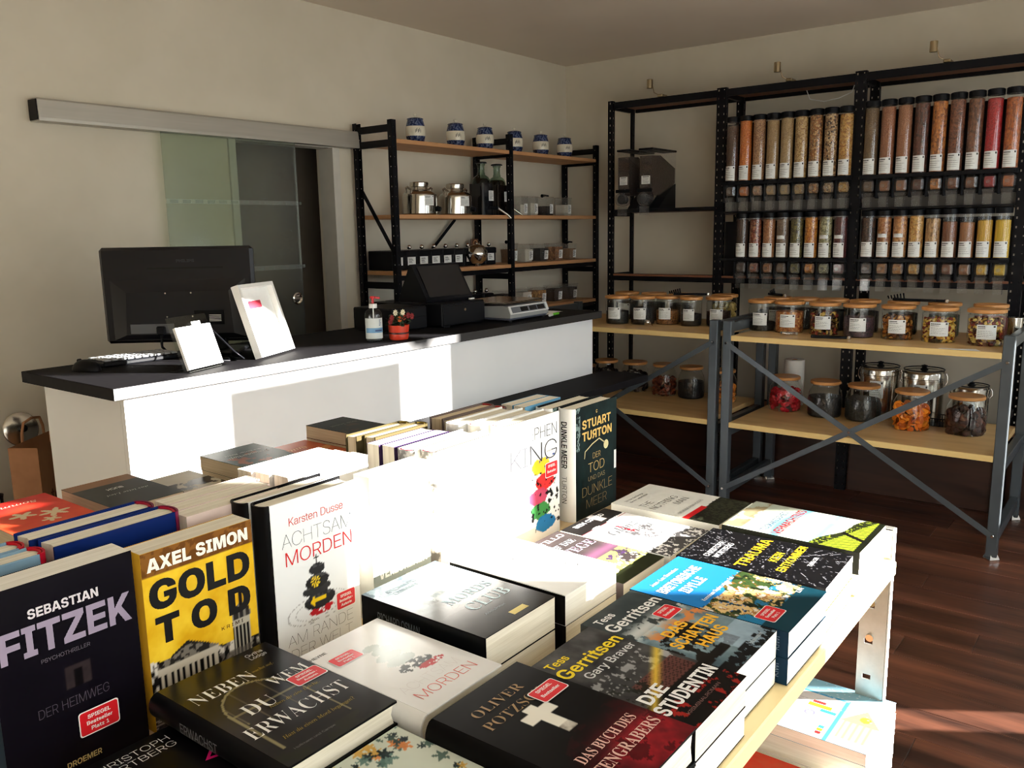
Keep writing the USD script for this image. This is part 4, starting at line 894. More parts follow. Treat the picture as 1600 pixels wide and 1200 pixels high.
t = thing('sanitizer_bottle', 'clear hand sanitizer pump bottle with red pump', 'pump bottle', T(2.2, 2.345, CZ))
geo('bottle_body', MB().lathe([(0, .001), (.030, .001), (.033, .005), (.033, .095), (.031, .108), (.024, .117), (.014, .120), (.013, .124)], 32), GLASS, t, smooth=40)
geo('gel', MB().lathe([(0, .004), (.028, .004), (.0305, .008), (.0305, .088), (0, .088)], 28), pane('clear_gel', (.80, .86, .90), haze=.10), t, smooth=40)
geo('collar', MB().lathe([(.013, .1245), (.0155, .1245), (.0155, .140), (.006, .141), (0, .141)], 20), WPLASTIC, t, smooth=30, label='white screw collar')
RED = mat('red_plastic', C(176, 20, 30), .35)
geo('pump', MB().cyl((0, 0, .1412), (0, 0, .160), .0045, n=12).cyl((0, 0, .160), (0, 0, .168), .011, .009, 16).bar((0, 0, .164), (.026, -.012, .160), .008, .008, ch=.002), RED, t, label='red pump head'); geo('dip_tube', MB().cyl((0, 0, .010), (0, 0, .124), .0025, n=8), WPLASTIC, t)
m = MB()
def curved(mb, r, a0, a1, z0, z1, n=12):
    th = np.radians(np.linspace(a0, a1, n)); c = np.c_[np.cos(th) * r, np.sin(th) * r]
    v = np.vstack([np.c_[c, np.full(n, z0)], np.c_[c, np.full(n, z1)]]); i = np.arange(n - 1); mb.add(v, np.stack([i, i + 1, i + 1 + n, i + n], 1)); return mb
lb = geo('bottle_label', curved(MB(), .0334, 160, 300, .012, .088), mat('pale_label', C(206, 212, 210), .5), t, smooth=True)
geo('label_band', curved(MB(), .0338, 170, 300, .034, .052), mat('blue_band', C(96, 140, 176), .5), lb, smooth=True); mm = MB()
for i in range(5): curved(mm, .0342, 262, 272 + 3 * (i % 3), .060 + .005 * i, .062 + .005 * i, 4)
geo('label_print', curved(mm, .0342, 235, 285, .0395, .045, 8), mat('label_navy', C(40, 62, 110), .5), lb)

t = thing('flower_pot', 'small red pot with red and white flowers beside the cash drawer', 'flower pot', T(2.285, 2.30, CZ))
geo('pot', MB().lathe([(0, .001), (.034, .001), (.036, .004), (.038, .020), (.036, .024), (.038, .028), (.040, .050), (.041, .056), (.037, .056), (.034, .046), (0, .046)], 32), mat('red_pot', C(196, 54, 28), .4), t, smooth=35)
geo('pot_band', MB().lathe([(.0375, .0225), (.0392, .0232), (.0392, .0285), (.0385, .0292)], 32), mat('pot_dark_band', C(64, 18, 14), .5), t, label='dark band')
m = MB(); q = np.random.default_rng(31)
for i in range(90):
    a, rr, z = q.uniform(0, 6.28), .045 * q.uniform(.2, 1), .055 + q.uniform(0, .045)
    m.ball((rr * math.cos(a), rr * math.sin(a), z), (.012, .006, .002), 1, R=np.linalg.qr(q.normal(size=(3, 3)))[0])
geo('leaves', m, mat('leaf_green', C(34, 48, 24), .6), t, smooth=True, kind='stuff')
for i, (a, rr, z, c) in enumerate(((230, .03, .080, (196, 90, 24)), (250, .035, .105, (226, 216, 180)), (200, .03, .104, (222, 214, 190)), (285, .04, .092, (120, 18, 24)), (300, .05, .088, (130, 22, 26)), (190, .046, .086, (126, 20, 22)), (265, .028, .086, (150, 40, 20)), (170, .04, .07, (120, 20, 22)))):
    m = MB(); c0 = np.array([rr * math.cos(math.radians(a)), rr * math.sin(math.radians(a)), z])
    for k in range(8):
        b = k * math.pi / 4; e = np.array([math.sin(b) * .007, 0, math.cos(b) * .007]); Q = np.linalg.qr(np.c_[e, [0, 1, 0], np.cross(e, [0, 1, 0])])[0]
        m.ball(c0 + e + [0, -.004, 0], (.006, .0015, .0035), 1, R=Q)
    geo('flower', m, mat(f'petal_{c[0]}_{c[1]}', C(*c), .6), t, smooth=True); 
geo('soil', MB().lathe([(0, .0465), (.0335, .0465)], 20), mat('soil', C(40, 30, 24), .9), t)

t = thing('receipt_printer', 'low black printer box behind the flower pot', 'printer')
geo('box_body', MB().box((2.40, 2.45, CZ + .004), (2.605, 2.68, CZ + .098), .005), PLASTIC, t); geo('front_flap', MB().box((2.41, 2.444, CZ + .055), (2.595, 2.4496, CZ + .094), .002), PLASTIC, t); geo('foot', MB().box((2.41, 2.46, CZ + .0003), (2.44, 2.66, CZ + .0038)), BLACK, t); geo('foot', MB().box((2.565, 2.46, CZ + .0003), (2.595, 2.66, CZ + .0038)), BLACK, t)
t = thing('till_box', 'black cash box under the till screen', 'cash box')
geo('drawer_body', MB().box((2.635, 2.395, CZ + .006), (2.915, 2.68, CZ + .102), .004), PLASTIC, t); geo('drawer_front', MB().box((2.64, 2.389, CZ + .012), (2.91, 2.3946, CZ + .092), .002), PLASTIC, t); geo('foot', MB().box((2.65, 2.40, CZ + .0003), (2.69, 2.66, CZ + .0058)), BLACK, t); geo('foot', MB().box((2.86, 2.40, CZ + .0003), (2.90, 2.66, CZ + .0058)), BLACK, t)
geo('drawer_lock', MB().cyl((2.775, 2.3886, CZ + .07), (2.775, 2.386, CZ + .07), .006, n=14), STEEL, t)
t = thing('till_terminal', 'black tent shaped till terminal with a tilted customer screen', 'till', T(2.80, 2.53, CZ + .1025, -6))
y0, zt = -.06, .155
P = Polygon([(y0, .001), (.13, .001), (.044, zt), (.026, zt), (y0 - .004, .012)])
Mp = np.array([[0, 0, 1, -.155], [1, 0, 0, 0], [0, 1, 0, 0], [0, 0, 0, 1.0]])
geo('housing', MB().poly(P, 0, .27, Mp), PLASTIC, t, label='tent shaped black housing')
a = np.array([y0 - .004, .012]); b = np.array([.026, zt]); dd = (b - a) / np.linalg.norm(b - a); nn = np.array([-dd[1], dd[0]]); LL_ = np.linalg.norm(b - a)
Ms = np.array([[1, 0, 0, -.135], [0, dd[0], nn[0], a[0] + nn[0] * .0005], [0, dd[1], nn[1], a[1] + nn[1] * .0005], [0, 0, 0, 1.0]])
geo('screen', MB().poly(rrect(.0, .012, .235, LL_ - .006, .004), 0, .004, Ms), mat('till_screen', C(26, 27, 30), .22), t, label='dull grey black screen'); geo('top_edge', MB().box((-.155, .024, zt + .0003), (.115, .046, zt + .006), .002), PLASTIC, t)
geo('card_slot', MB().box((.085, -.078, .001), (.112, -.068, .007)), LABELP, t)

SCG = mat('scale_grey', C(136, 138, 138), .4); SCL = mat('scale_light', C(196, 198, 198), .4)
t = thing('shop_scale', 'grey shop scale with steel plate and three dark displays', 'scale', T(2.955, 2.275, CZ, 2))
Pb = Polygon([(.006, .018), (.285, .018), (.285, .064), (.05, .072), (.02, .066), (.006, .035)])
Mp = np.array([[0, 0, 1, 0], [1, 0, 0, 0], [0, 1, 0, 0], [0, 0, 0, 1.0]])
geo('scale_body', MB().poly(Pb, 0, .305, Mp), SCG, t); geo('scale_base', MB().box((.002, .012, .008), (.303, .28, .0175), .003), mat('scale_blue_grey', C(72, 76, 90), .5), t, label='blue grey lower shell')
a = np.array([.006, .034]); b = np.array([.021, .068]); dd = (b - a) / np.linalg.norm(b - a); nn = np.array([-dd[1], dd[0]]); Ms = np.array([[1, 0, 0, 0], [0, dd[0], nn[0], a[0] + nn[0] * .0004], [0, dd[1], nn[1], a[1] + nn[1] * .0004], [0, 0, 0, 1.0]])
geo('panel_frame', MB().poly(sbox(0, 0, .305, .038).difference(sbox(.016, .005, .288, .033)), 0, .004, Ms), SCL, t, label='pale frame of the display panel'); dp = geo('display_panel', MB().poly(sbox(.0165, .0055, .2875, .0325), 0, .002, Ms), mat('panel_grey', C(92, 96, 102), .4), t)
for x in (.088, .158, .222): geo('display', MB().poly(sbox(x, .009, x + .056, .029), .0021, .003, Ms), mat('display_dark', C(24, 26, 28), .2), dp)
geo('key_print', MB().poly(fit('WEIGH', .022, .023, .006, .05, weight=700), .0022, .0026, Ms), LABELP, dp) if False else None
geo('weighing_plate', MB().box((-.012, .035, .084), (.300, .295, .088), .002), STEEL, t, label='brushed steel weighing plate'); geo('plate_rim', MB().box((-.016, .031, .0805), (.304, .299, .0838), .001), STEEL, t); geo('plate_post', MB().box((.10, .12, .0705), (.2, .2, .0802), .002), PLASTIC, t)
for x, y in ((.02, .03), (.285, .03), (.02, .265), (.285, .265)): geo('foot', MB().cyl((x, y, .0005), (x, y, .0078), .014, n=16), PLASTIC, t)
t = thing('price_list', 'printed sheet beside the scale', 'paper', T(3.30, 2.34, CZ + .0006, 10)); geo('sheet', MB().box((0, 0, 0), (.21, .20, .0006)), PAPER, t); geo('picture_print', MB().box((.02, .07, .0008), (.12, .18, .0010)), mat('print_brown', C(120, 104, 96), .6), t)
t = thing('green_pen', 'bright green marker lying beside the scale', 'pen', T(3.29, 2.29, CZ + .0065, 12)); geo('barrel', MB().cyl((0, 0, 0), (.075, 0, 0), .006, n=14), mat('pen_green', C(96, 190, 40), .35), t, smooth=30); geo('cap', MB().cyl((-.032, 0, 0), (-.0005, 0, 0), .0065, n=14), LABELP, t, smooth=30)

# ------------------------------------------------------------------ bags behind the counter
KRAFT = mat('kraft_paper', C(150, 104, 70), .8, rgb2=C(164, 116, 80), scale=10)
t = thing('low_cabinet', 'low dark cabinet behind the counter carrying the bags', 'cabinet'); geo('cabinet_body', MB().box((.72, 2.92, .03), (1.75, 3.48, .43), .003), mat('cabinet_dark', C(60, 50, 44), .6), t); geo('plinth', MB().box((.74, 2.95, .0005), (1.73, 3.46, .0295)), BLACK, t)
for i in range(2): geo('cabinet_door', MB().box((.725 + i * .515, 2.905, .04), (1.23 + i * .515, 2.9195, .425), .002), mat('cabinet_dark', None), t)
t = thing('paper_bag', 'brown kraft paper shopping bag with twisted handle', 'shopping bag', T(1.227, 2.97, .4305, 37))
m = MB(); W_, D_, H_ = .30, .10, .375
A = [(0, 0, .001), (W_, 0, .001), (W_, D_, .001), (0, D_, .001)]; B = [(0, 0, H_), (W_, 0, H_), (W_, D_, H_), (0, D_, H_)]
for k in range(4):
    a0, a1, b1, b0 = A[k], A[(k + 1) % 4], B[(k + 1) % 4], B[k]; m.quad(a0, a1, b1, b0)
    ins = lambda p: (p[0] + (.002 if p[0] == 0 else -.002), p[1] + (.002 if p[1] == 0 else -.002), p[2]); m.quad(ins(b0), ins(b1), ins(a1), ins(a0))
m.quad(*A[::-1]); geo('bag_body', m, KRAFT, t); 
for y in (.0, D_): geo('bag_handle', MB().tube([(.09, y + .003, H_ - .03), (.095, y + .003, H_ + .03), (.11, y + .003, H_ + .062), (.16, y + .003, H_ + .07), (.21, y + .003, H_ + .062), (.225, y + .003, H_ + .03), (.23, y + .003, H_ - .03)], .005, 8), KRAFT, t, smooth=True)
geo('bag_print', MB().poly(fit('to', .05, 0, .05, weight=500), 0, .0006, T(0, -.0008, .17, 0, RX(90))), mat('bag_print', C(96, 52, 40), .8), t)
t = thing('patterned_tote', 'narrow pale tote with black pattern against the wall', 'tote bag', T(1.02, 3.40, .4305, -10))
geo('tote_body', MB().box((-.02, -.03, 0), (.16, .03, .33), .02), mat('tote_cloth', C(150, 146, 130), .9, rgb2=C(30, 28, 26), scale=60, lo=.48, hi=.52), t); geo('tote_rim', MB().box((-.024, -.034, .3305), (.164, .034, .345), .006), mat('tote_brown', C(110, 76, 58), .8), t)
t = thing('steel_pan', 'round grey steel lid leaning on the wall beside the tote', 'pan lid', T(1.385, 3.475, .775, 0, RX(78))); geo('disc', MB().lathe([(0, .012), (.04, .010), (.062, .004), (.066, 0), (.064, -.004), (0, -.002)], 36), STEEL, t, smooth=35); geo('grip', MB().lathe([(0, .03), (.014, .028), (.010, .013), (0, .0125)], 16), PLASTIC, t, smooth=30)
t = thing('black_handbag', 'black handbag with a tall looped strap on the cabinet', 'handbag', T(1.02, 3.02, .4305, 20))
geo('bag_body', MB().box((-.17, -.07, .001), (.14, .05, .15), .03), mat('bag_leather', C(16, 16, 20), .5), t, smooth=30); geo('strap', MB().tube([(-.04, -.06, .13), (-.035, -.062, .18), (-.01, -.064, .235), (.03, -.064, .255), (.065, -.064, .24), (.07, -.063, .19), (.045, -.06, .13)], [.009] * 7, 8), mat('bag_leather', None), t, smooth=True)
# ------------------------------------------------------------------ book display table
TZ = .98
GALV = mat('galvanised_steel', C(186, 188, 182), .38, metal=.75, rgb2=C(200, 202, 196), scale=30)
WSTEEL = mat('white_steel', C(226, 226, 222), .4)
t = thing('book_display_shelf', 'white steel shelf unit with pale wooden boards carrying the books', 'display shelf')
TX0, TX1, TY0, TY1 = -.55, 1.370, .2965, 1.62
geo('board', MB().box((TX0 + .002, TY0 + .0285, TZ - .022), (TX1 - .003, TY1 - .002, TZ), .001), PINEX, t, label='pale wooden board'); geo('board_edge', MB().box((TX0 + .002, TY0, TZ - .024), (TX1 - .003, TY0 + .028, TZ - .001), .002), wood('pine_lip', C(226, 200, 140), C(238, 216, 164), 'x'), t, label='paler front edge strip')
geo('board', MB().box((TX0 + .002, TY0 - .01, .586), (TX1 - .003, TY1 - .002, .608), .001), PINEX, t, label='pale lower board')
geo('board', MB().box((TX0 + .002, TY0, .15), (TX1 - .003, TY1 - .002, .172), .001), PINEX, t)
for x, sx in ((TX1, 1), (TX0, -1)):
    for y, sy in ((TY0 + .006, 1), (TY1 - .006, -1)):
        m = MB(); plate_holes(m, (x - (.002 if sx > 0 else 0), y + sy * .003, 0), (0, sy, 0), (sx, 0, 0), .042, 1.028, [.026], .062, .0065, .0085, .0025, .022)
        m.box((x - sx * .002, y + sy * .0028, 1.0262), (x + sx * .012, y + sy * .045, 1.0285))
        geo('post_flange', m, GALV, t, label='bare metal flange with round holes')
        geo('post', MB().box((x - sx * .002, y, 0), (x + sx * .012, y + sy * .0025, 1.028), .0005), WSTEEL, t, label='white front edge of the angle post')
    for z in (.965, .90, .84): geo('bolt', MB().cyl((x - sx * .0025, TY0 + .033, z), (x - sx * .006, TY0 + .033, z), .006, n=12), CHROME, t)

# ------------------------------------------------------------------ books
PAGES = [mat(f'pages_{i}', C(*a), .85, rgb2=C(*b), scale=260, stretch=(.03, .03, 1), lo=.3, hi=.7, detail=2) for i, (a, b) in enumerate((((212, 204, 184), (234, 228, 212)), ((222, 218, 206), (240, 237, 228)), ((196, 176, 146), (216, 200, 172))))]
STICKER = mat('sticker_red', C(206, 24, 36), .3); COVW = mat('cover_white', C(232, 232, 230), .32)
def ink(rgb, rough=.4):
    return mat('ink_%d_%d_%d' % tuple(rgb), C(*rgb), rough, rgb2=C(*rgb), spec=.12)
def cov(rgb, rough=.3):
    k = .55 if max(rgb) < 60 else 1.0
    return mat('cover_%d_%d_%d' % tuple(rgb), C(*[k * x for x in rgb]), rough, spec=.08)
S255 = lambda a: np.where(a < 0.04045, a / 12.92, ((np.clip(a, 0, 4) + 0.055) / 1.055) ** 2.4)
ARTM = vcol('cover_art_print', .30, .07)
GLOSSM = vcol('glossy_cover_art_print', .2, .35)

def art_mesh(w, h, z, fn, step=.0016, x0=0, y0=0):
    nx, ny = max(2, int(w / step)), max(2, int(h / step))
    U, V = np.meshgrid(np.linspace(0, 1, nx), np.linspace(0, 1, ny))
    col = np.clip(fn(U, V), 0, 1); col = S255(col * (.40 + .60 * np.clip(col.max(-1, keepdims=True) * 1.5, 0, 1))).reshape(-1, 3)
    v = np.c_[x0 + U.ravel() * w, y0 + V.ravel() * h, np.full(U.size, z)]
    i, j = np.meshgrid(np.arange(nx - 1), np.arange(ny - 1)); a = (j * nx + i).ravel()
    m = MB(); m.add(v, np.stack([a, a + 1, a + nx + 1, a + nx], 1)); m.c = [col]
    return m

def book(label, w, h, th, M, cover, art=None, text=(), spine=(), sticker=None, pages=0, hard=False, group=None, back=None, head=None, cat='book', shapes=(), spine_mat=None, across=()):
    """local frame: x from spine to fore edge, y from foot to head, z from back to front cover"""
    b = thing('book', label, cat, M, group=group)
    ct = .0025 if hard else .0006
    o = .003 if hard else 0.0
    cm = cov(cover) if not hasattr(cover, 'GetPrim') else cover
    if hard:
        # boards, rounded spine
        P = [(0.006, 0), (w, 0), (w, ct), (0.006, ct)]
        geo('back_board', MB().box((.006, 0, 0), (w, h, ct), .0006), back or cm, b); geo('front_board', MB().box((.006, 0, th - ct), (w, h, th), .0006), cm, b)
        a = np.linspace(-np.pi / 2, np.pi / 2, 9); R = th / 2
        outer = np.c_[.006 - np.cos(a) * .010, R + np.sin(a) * R]; inner = np.c_[.006 - np.cos(a) * .0075, R + np.sin(a) * (R - .0022)]
        S = Polygon(np.vstack([outer, inner[::-1]]))
        geo('spine', MB().poly(S, 0, h, np.array([[1, 0, 0, 0], [0, 0, 1, 0], [0, 1, 0, 0], [0, 0, 0, 1.0]])), spine_mat or cm, b, smooth=40)
        pin = Polygon(np.vstack([np.c_[.0065 - np.cos(a) * .0065, R + np.sin(a) * (R - ct - .0003)], [(w - o, th - ct - .0002), (w - o - .003, R), (w - o, ct + .0002)]]))
        geo('page_block', MB().poly(pin, o, h - o, np.array([[1, 0, 0, 0], [0, 0, 1, 0], [0, 1, 0, 0], [0, 0, 0, 1.0]])), PAGES[pages], b, smooth=40)
        if head: 
            for yy in (h - .0015, .0005): geo('headband', MB().tube([(.008 - math.cos(k) * .0075, yy, R + math.sin(k) * (R - .004)) for k in np.linspace(-1.2, 1.2, 7)], .0016, 6), ink(head), b, smooth=True)
    else:
        c = MB().box((0, 0, 0), (w, h, ct)).box((0, 0, th - ct), (w, h, th)).box((0, 0, ct), (.0009, h, th - ct))
        geo('cover', c, cm, b); geo('page_block', MB().box((.0011, .0004, ct + .0001), (w - .0004, h - .0004, th - ct - .0001)), PAGES[pages], b)
    if art is not None: geo('cover_art', art_mesh(w - (.0065 if hard else .0004), h - .0004, th + .0002, art, x0=.0062 if hard else .0002, y0=.0002), GLOSSM if art in (a_neben, a_mord, a_achflat) else ARTM, b, smooth=True, col=True)
    for s in shapes:      # (part name, shapely, rgb)
        geo(s[0], MB().poly(s[1], th + .0003, th + .0003), ink(s[2]), b)
    for s in text:        # (part name, text, x, y, cap height, width, font, weight, rgb, {extra})
        nm, tx, x, y, hh, ww, fo, we, rgb = s[:9]; ex = s[9] if len(s) > 9 else {}
        geo(nm, MB().poly(fit(tx, x, y, hh, ww, fo, we, **ex), th + .0005, th + .0005), ink(rgb), b)
    for s in spine:       # (text, along from the foot, cap height, rgb, weight, top-down?)
        tx, y, hh, rgb, we = s[:5]; ww = s[5] if len(s) > 5 else None
        Mx = np.array([[0, 0, -1, -.0003 if not hard else -.0045], [-1, 0, 0, y], [0, 1, 0, th / 2 - hh / 2], [0, 0, 0, 1.0]])
        # reads from head to foot with the front cover up
        geo('spine_title', MB().poly(fit(tx, 0, 0, hh, ww, weight=we), 0, 0, Mx), ink(rgb), b)
    for tx, y, z0, hh, rgb in across:       # printed across the spine
        geo('spine_logo', MB().poly(fit(tx, 0, 0, hh, th - 2 * z0, weight=500), 0, 0, np.array([[0, 0, -1, -.0003], [0, 1, 0, y], [1, 0, 0, z0], [0, 0, 0, 1.0]])), ink(rgb), b)
    if sticker:
        x, y, sw, sh, lines = sticker[:5]
        k = geo('sticker', MB().poly(rrect(x - .0012, y - .0012, x + sw + .0012, y + sh + .0012, .003), th + .0008, th + .0008), COVW, b, label='red and white bestseller sticker')
        geo('sticker_field', MB().poly(rrect(x, y, x + sw, y + sh, .0025), th + .0010, th + .0010), STICKER, k)
        n = len(lines)
        for i, l in enumerate(lines):
            hh = sh * (.17 if n > 2 else .2); wmax = sw * (.62 if i == 0 else .74)
            g = fit(l, 0, 0, hh, None, weight=700); k_ = min(1, wmax / (g.bounds[2] - g.bounds[0]))
            g = affinity.scale(g, k_, 1, origin=(0, 0)); g = affinity.translate(g, x + sw / 2 - (g.bounds[2] + g.bounds[0]) / 2, y + sh * (.76 - i * (.9 / (n + .35))) - hh / 2)
            geo('sticker_text', MB().poly(g, th + .0012, th + .0012), COVW, k)
    return b

flat = lambda x, y, z, rz=0: T(x, y, z, rz)
up = lambda x, y, z=TZ, rz=0: T(x, y, z, rz, RX(90))            # standing, cover towards the window: x, y = lower spine corner of the cover plane's BACK side handled by th
def stand(x, yfront, th, rz=0, z=TZ): return T(x, yfront + th, z + .0004, rz, RX(90))

fb = meshkit.fbm
def F(U, V, s, seed=0, o=5): return fb(np.stack([U * s, V * s * 1.5, np.full_like(U, seed * 7.3)], -1), o, seed)
def mixc(a, b, t): t = np.clip(t, 0, 1)[..., None]; return np.asarray(a, float) / 255 * (1 - t) + np.asarray(b, float) / 255 * t
def over(base, col, t): t = np.clip(t, 0, 1)[..., None]; return base * (1 - t) + np.asarray(col, float) / 255 * t

# --- cover pictures
def a_gold(U, V):
    n = F(U, V, 6, 1); c = mixc((206, 158, 24), (238, 204, 60), (n - .3) * 2.2)
    c = over(c, (120, 74, 30), (V > .865) * 1.0); c = over(c, (150, 100, 44), ((V > .865) & (F(U, V, 14, 2) > .52)) * .7)
    n2 = F(U, V, 22, 3, 4); n3 = F(U, V, 9, 4)
    low = V < .40 - .10 * U + .02 * (n3 - .5)
    c = over(c, (40, 36, 36), low * 1.); c = over(c, (150, 142, 134), (low & (n2 > .50)) * .85); c = over(c, (214, 208, 198), (low & (n2 > .60)) * .9)
    t = (U > .06) & (U < .60) & (V > .19) & (V < .345); c = over(c, (188, 180, 164), t * 1.)
    c = over(c, (26, 24, 26), t * (np.sin(U * 118) > .1) * (V < .305)); roof = (U > .04) & (U < .62) & (V > .345) & (V < .345 + .10 * (1 - np.abs(U - .33) / .29)); c = over(c, (58, 54, 52), roof * 1.); c = over(c, (150, 142, 130), (roof & (V < .352 + .07 * (1 - np.abs(U - .33) / .29)) & (n2 > .47)) * .8)
    step = (U > .02) & (U < .64) & (V > .165) & (V <= .19); c = over(c, (170, 162, 150), (step & (np.sin(V * 900) > -.2)) * 1.)
    tw = (np.abs(U - .84) < .085) & (V > .2) & (V < .44); c = over(c, (168, 162, 148), tw * 1.); c = over(c, (30, 28, 30), tw * (np.sin(U * 170) > .15) * (V < .40))
    dome = ((U - .84) / .095) ** 2 + ((V - .44) / .095) ** 2 < 1; c = over(c, (66, 62, 60), (dome & (V > .44)) * 1.); c = over(c, (150, 146, 138), (dome & (V > .44) & (np.sin(U * 110) > .6)) * .8); tip = (np.abs(U - .84) < .016) & (V < .61) & (V > .52); c = over(c, (44, 40, 40), tip * 1.)
    side = (U > .62) & (V > .17) & (V < .27); c = over(c, (120, 112, 104), side * .7 * (n2 > .46))
    fore = V < .165; c = over(c, (54, 44, 54), fore * .85); c = over(c, (176, 166, 160), fore * (F(U * .5, V * 3, 16, 5) > .54) * .85)
    return c
def a_fitzek(U, V):
    n = F(U, V, 5, 11); c = mixc((20, 16, 30), (30, 24, 40), n)
    p = (U > .44) & (U < .62) & (V > .43) & (V < .545); c = over(c, (84, 70, 70), p * (.5 + .5 * F(U, V, 18, 12))); c = over(c, (22, 18, 24), p * (np.abs(U - .53) < .025) * (V < .52))
    return c
def a_neben(U, V):
    n = F(U, V, 7, 21); c = mixc((26, 27, 31), (46, 46, 54), n)
    r = np.hypot((U - .42) / .30, (V - .50) / .22); arch = np.where(V > .5, np.abs(r - 1) < .03, (np.abs(np.abs(U - .42) - .30) < .009) & (V > .12))
    for k in (.12, .27): c = over(c, (150, 140, 96), ((np.abs(np.abs(U - .42) - k) < .005) & (V > .12) & (r < 1)) * .8)
    c = over(c, (66, 62, 78), ((r < .97) & (V > .12)) * .35); c = over(c, (158, 148, 108), arch * .9); c = over(c, (150, 140, 100), ((np.abs(V - .5) < .004) & (np.abs(U - .42) < .3)) * .8)
    c = over(c, (58, 66, 30), ((V < .1) & (n > .5)) * .5)
    return c
def a_toten(U, V):
    c = mixc((14, 13, 16), (24, 22, 26), F(U, V, 5, 31)); r = np.hypot((U - .70) / .75, (V - .10) / .34)
    n = F(U, V, 9, 32); c = over(c, (170, 30, 40), np.clip((1.0 - r) * 1.6, 0, 1) * (.35 + .9 * n)); c = over(c, (70, 12, 18), ((n > .58) & (r < 1)) * .6)
    a = (np.abs(U - .50) < .055) & (V > .44) & (V < .70); b = (np.abs(V - .625) < .034) & (np.abs(U - .50) < .155); cr = a | b
    c = over(c, (226, 222, 210), cr * 1.0); c = over(c, (120, 110, 100), (cr & (V < .5)) * F(U, V, 30, 33))
    return c
def a_student(U, V):
    n, n2 = F(U, V, 5, 41), F(U, V, 14, 42); c = mixc((52, 52, 54), (120, 118, 116), (n - .25) * 1.8)
    c = over(c, (196, 196, 196), ((V > .42) & (V < .62) & (n2 > .55)) * .6); c = over(c, (116, 66, 58), ((V < .44) & (V > .28) & (U > .25) & (U < .95)) * .85)
    c = over(c, (58, 32, 30), ((V < .44) & (V > .28) & (U > .25) & (U < .95) & (np.sin(U * 90) * np.sin(V * 260) > .25)) * .8); c = over(c, (24, 22, 22), ((V < .28)) * .9); c = over(c, (176, 36, 30), ((V < .20) & (n2 > .60)) * .85)
    s = np.abs(V - (.22 + .32 * U)) ; c = over(c, (214, 180, 60), (s < .05) * (1 - s / .05) * .9); c = over(c, (36, 38, 28), ((V > .3) & (V < .52) & (n2 > .57) & (U < .5)) * .8)
    return c
def a_haus(U, V):
    n, n2 = F(U, V, 4, 51), F(U, V, 12, 52); c = mixc((74, 96, 108), (150, 172, 176), (n - .3) * 2)
    c = over(c, (54, 58, 56), ((V > .62)) * .6); w = np.exp(-((V - .52) / .08) ** 2); c = over(c, (206, 120, 56), w * (n2 > .5) * .9 * (U > .1)); c = over(c, (226, 226, 222), np.exp(-((V - .66) / .07) ** 2) * (n > .5) * .7)
    hs = (V > .14) & (V < .50) & (U < .66); c = over(c, (40, 34, 30), hs * (n2 > .44) * .95); c = over(c, (150, 170, 186), ((V < .26) & (U > .45)) * (.4 + n2) * .8); c = over(c, (28, 30, 34), ((V < .10)) * (n2 > .45) * .95)
    return c
def a_breton(U, V):
    c = mixc((24, 104, 172), (40, 124, 190), V); n, n2 = F(U, V, 5, 61), F(U, V, 16, 62)
    land = (V < .52 + .12 * (n - .5) * 4 * (U - .2)) & (V > .14); c = over(c, (70, 96, 50), (land & (n > .47)) * 1.); c = over(c, (214, 178, 118), (land & (n <= .53) & (n2 > .42)) * .95)
    c = over(c, (150, 96, 44), (land & (n2 > .56)) * .8); c = over(c, (40, 50, 34), (land & (n2 < .40)) * .8); c = over(c, (226, 230, 226), (land & (n2 > .62)) * .8); c = over(c, (34, 120, 170), ((V < .30) & (n > .56)) * .9)
    c = over(c, (20, 74, 92), (V < .15) * 1.0); c = over(c, (230, 236, 238), ((V < .36) & (V > .16) & (U > .66) & (n2 > .54)) * .9)
    return c
def a_trauma(U, V):
    c = mixc((22, 22, 26), (34, 34, 40), F(U, V, 5, 71)); q = np.random.default_rng(72)
    for i in range(75):
        x, y = q.uniform(0, 1), q.uniform(0, 1); a = math.atan2(y - .45, x - .5) + q.normal(0, .15); l = q.uniform(.02, .10); ww = q.uniform(.0015, .0045)
        du, dv = (U - x), (V - y) * 1.5; s = du * math.cos(a) + dv * math.sin(a); t_ = -du * math.sin(a) + dv * math.cos(a); c = over(c, (160, 160, 168), ((np.abs(t_ + s * s * 1.5) < ww) & (np.abs(s) < l)) * .85)
    return over(c, (200, 200, 206), ((F(U, V, 60, 73, 2) > .77)) * .5)
def a_verm(U, V):
    n, n2 = F(U, V, 4, 81), F(U, V, 30, 82, 3); c = mixc((160, 174, 160), (184, 188, 172), n); c = over(c, (84, 156, 190), np.exp(-((V - .60 - .05 * np.sin(U * 4)) / .045) ** 2) * .85); c = over(c, (110, 176, 190), np.exp(-((V - .33) / .05) ** 2) * (n > .45) * .8)
    hill = V < .24 - .22 * (U - .5) + .02 * np.sin(U * 9); c = over(c, (150, 166, 44), hill * 1.); c = over(c, (84, 104, 34), (hill & (np.sin((U * .8 + V) * 130) > .1)) * .8); c = over(c, (40, 46, 28), (hill & (V > .17 - .22 * (U - .5)) & (n2 > .42)) * .85)
    c = over(c, (36, 32, 26), (np.abs(U - .30 - V * .9) < .035) & hill); c = over(c, (150, 126, 84), ((V > .86) & (F(U, V, 8, 83) > .5)) * .6)
    return over(c, (30, 34, 26), (V < .045) * .9)
def a_nothing(U, V):
    n = F(U, V, 9, 91); c = mixc((214, 214, 208), (226, 226, 220), n); d = (V < .30 + .05 * (n - .5)) & (V > .0); c = over(c, (40, 42, 34), d * 1.); c = over(c, (84, 90, 66), (d & (F(U, V, 26, 92) > .52)) * .8)
    return over(c, (196, 28, 34), ((V > .27) & (V < .33) & (U < .55)) * 1.)
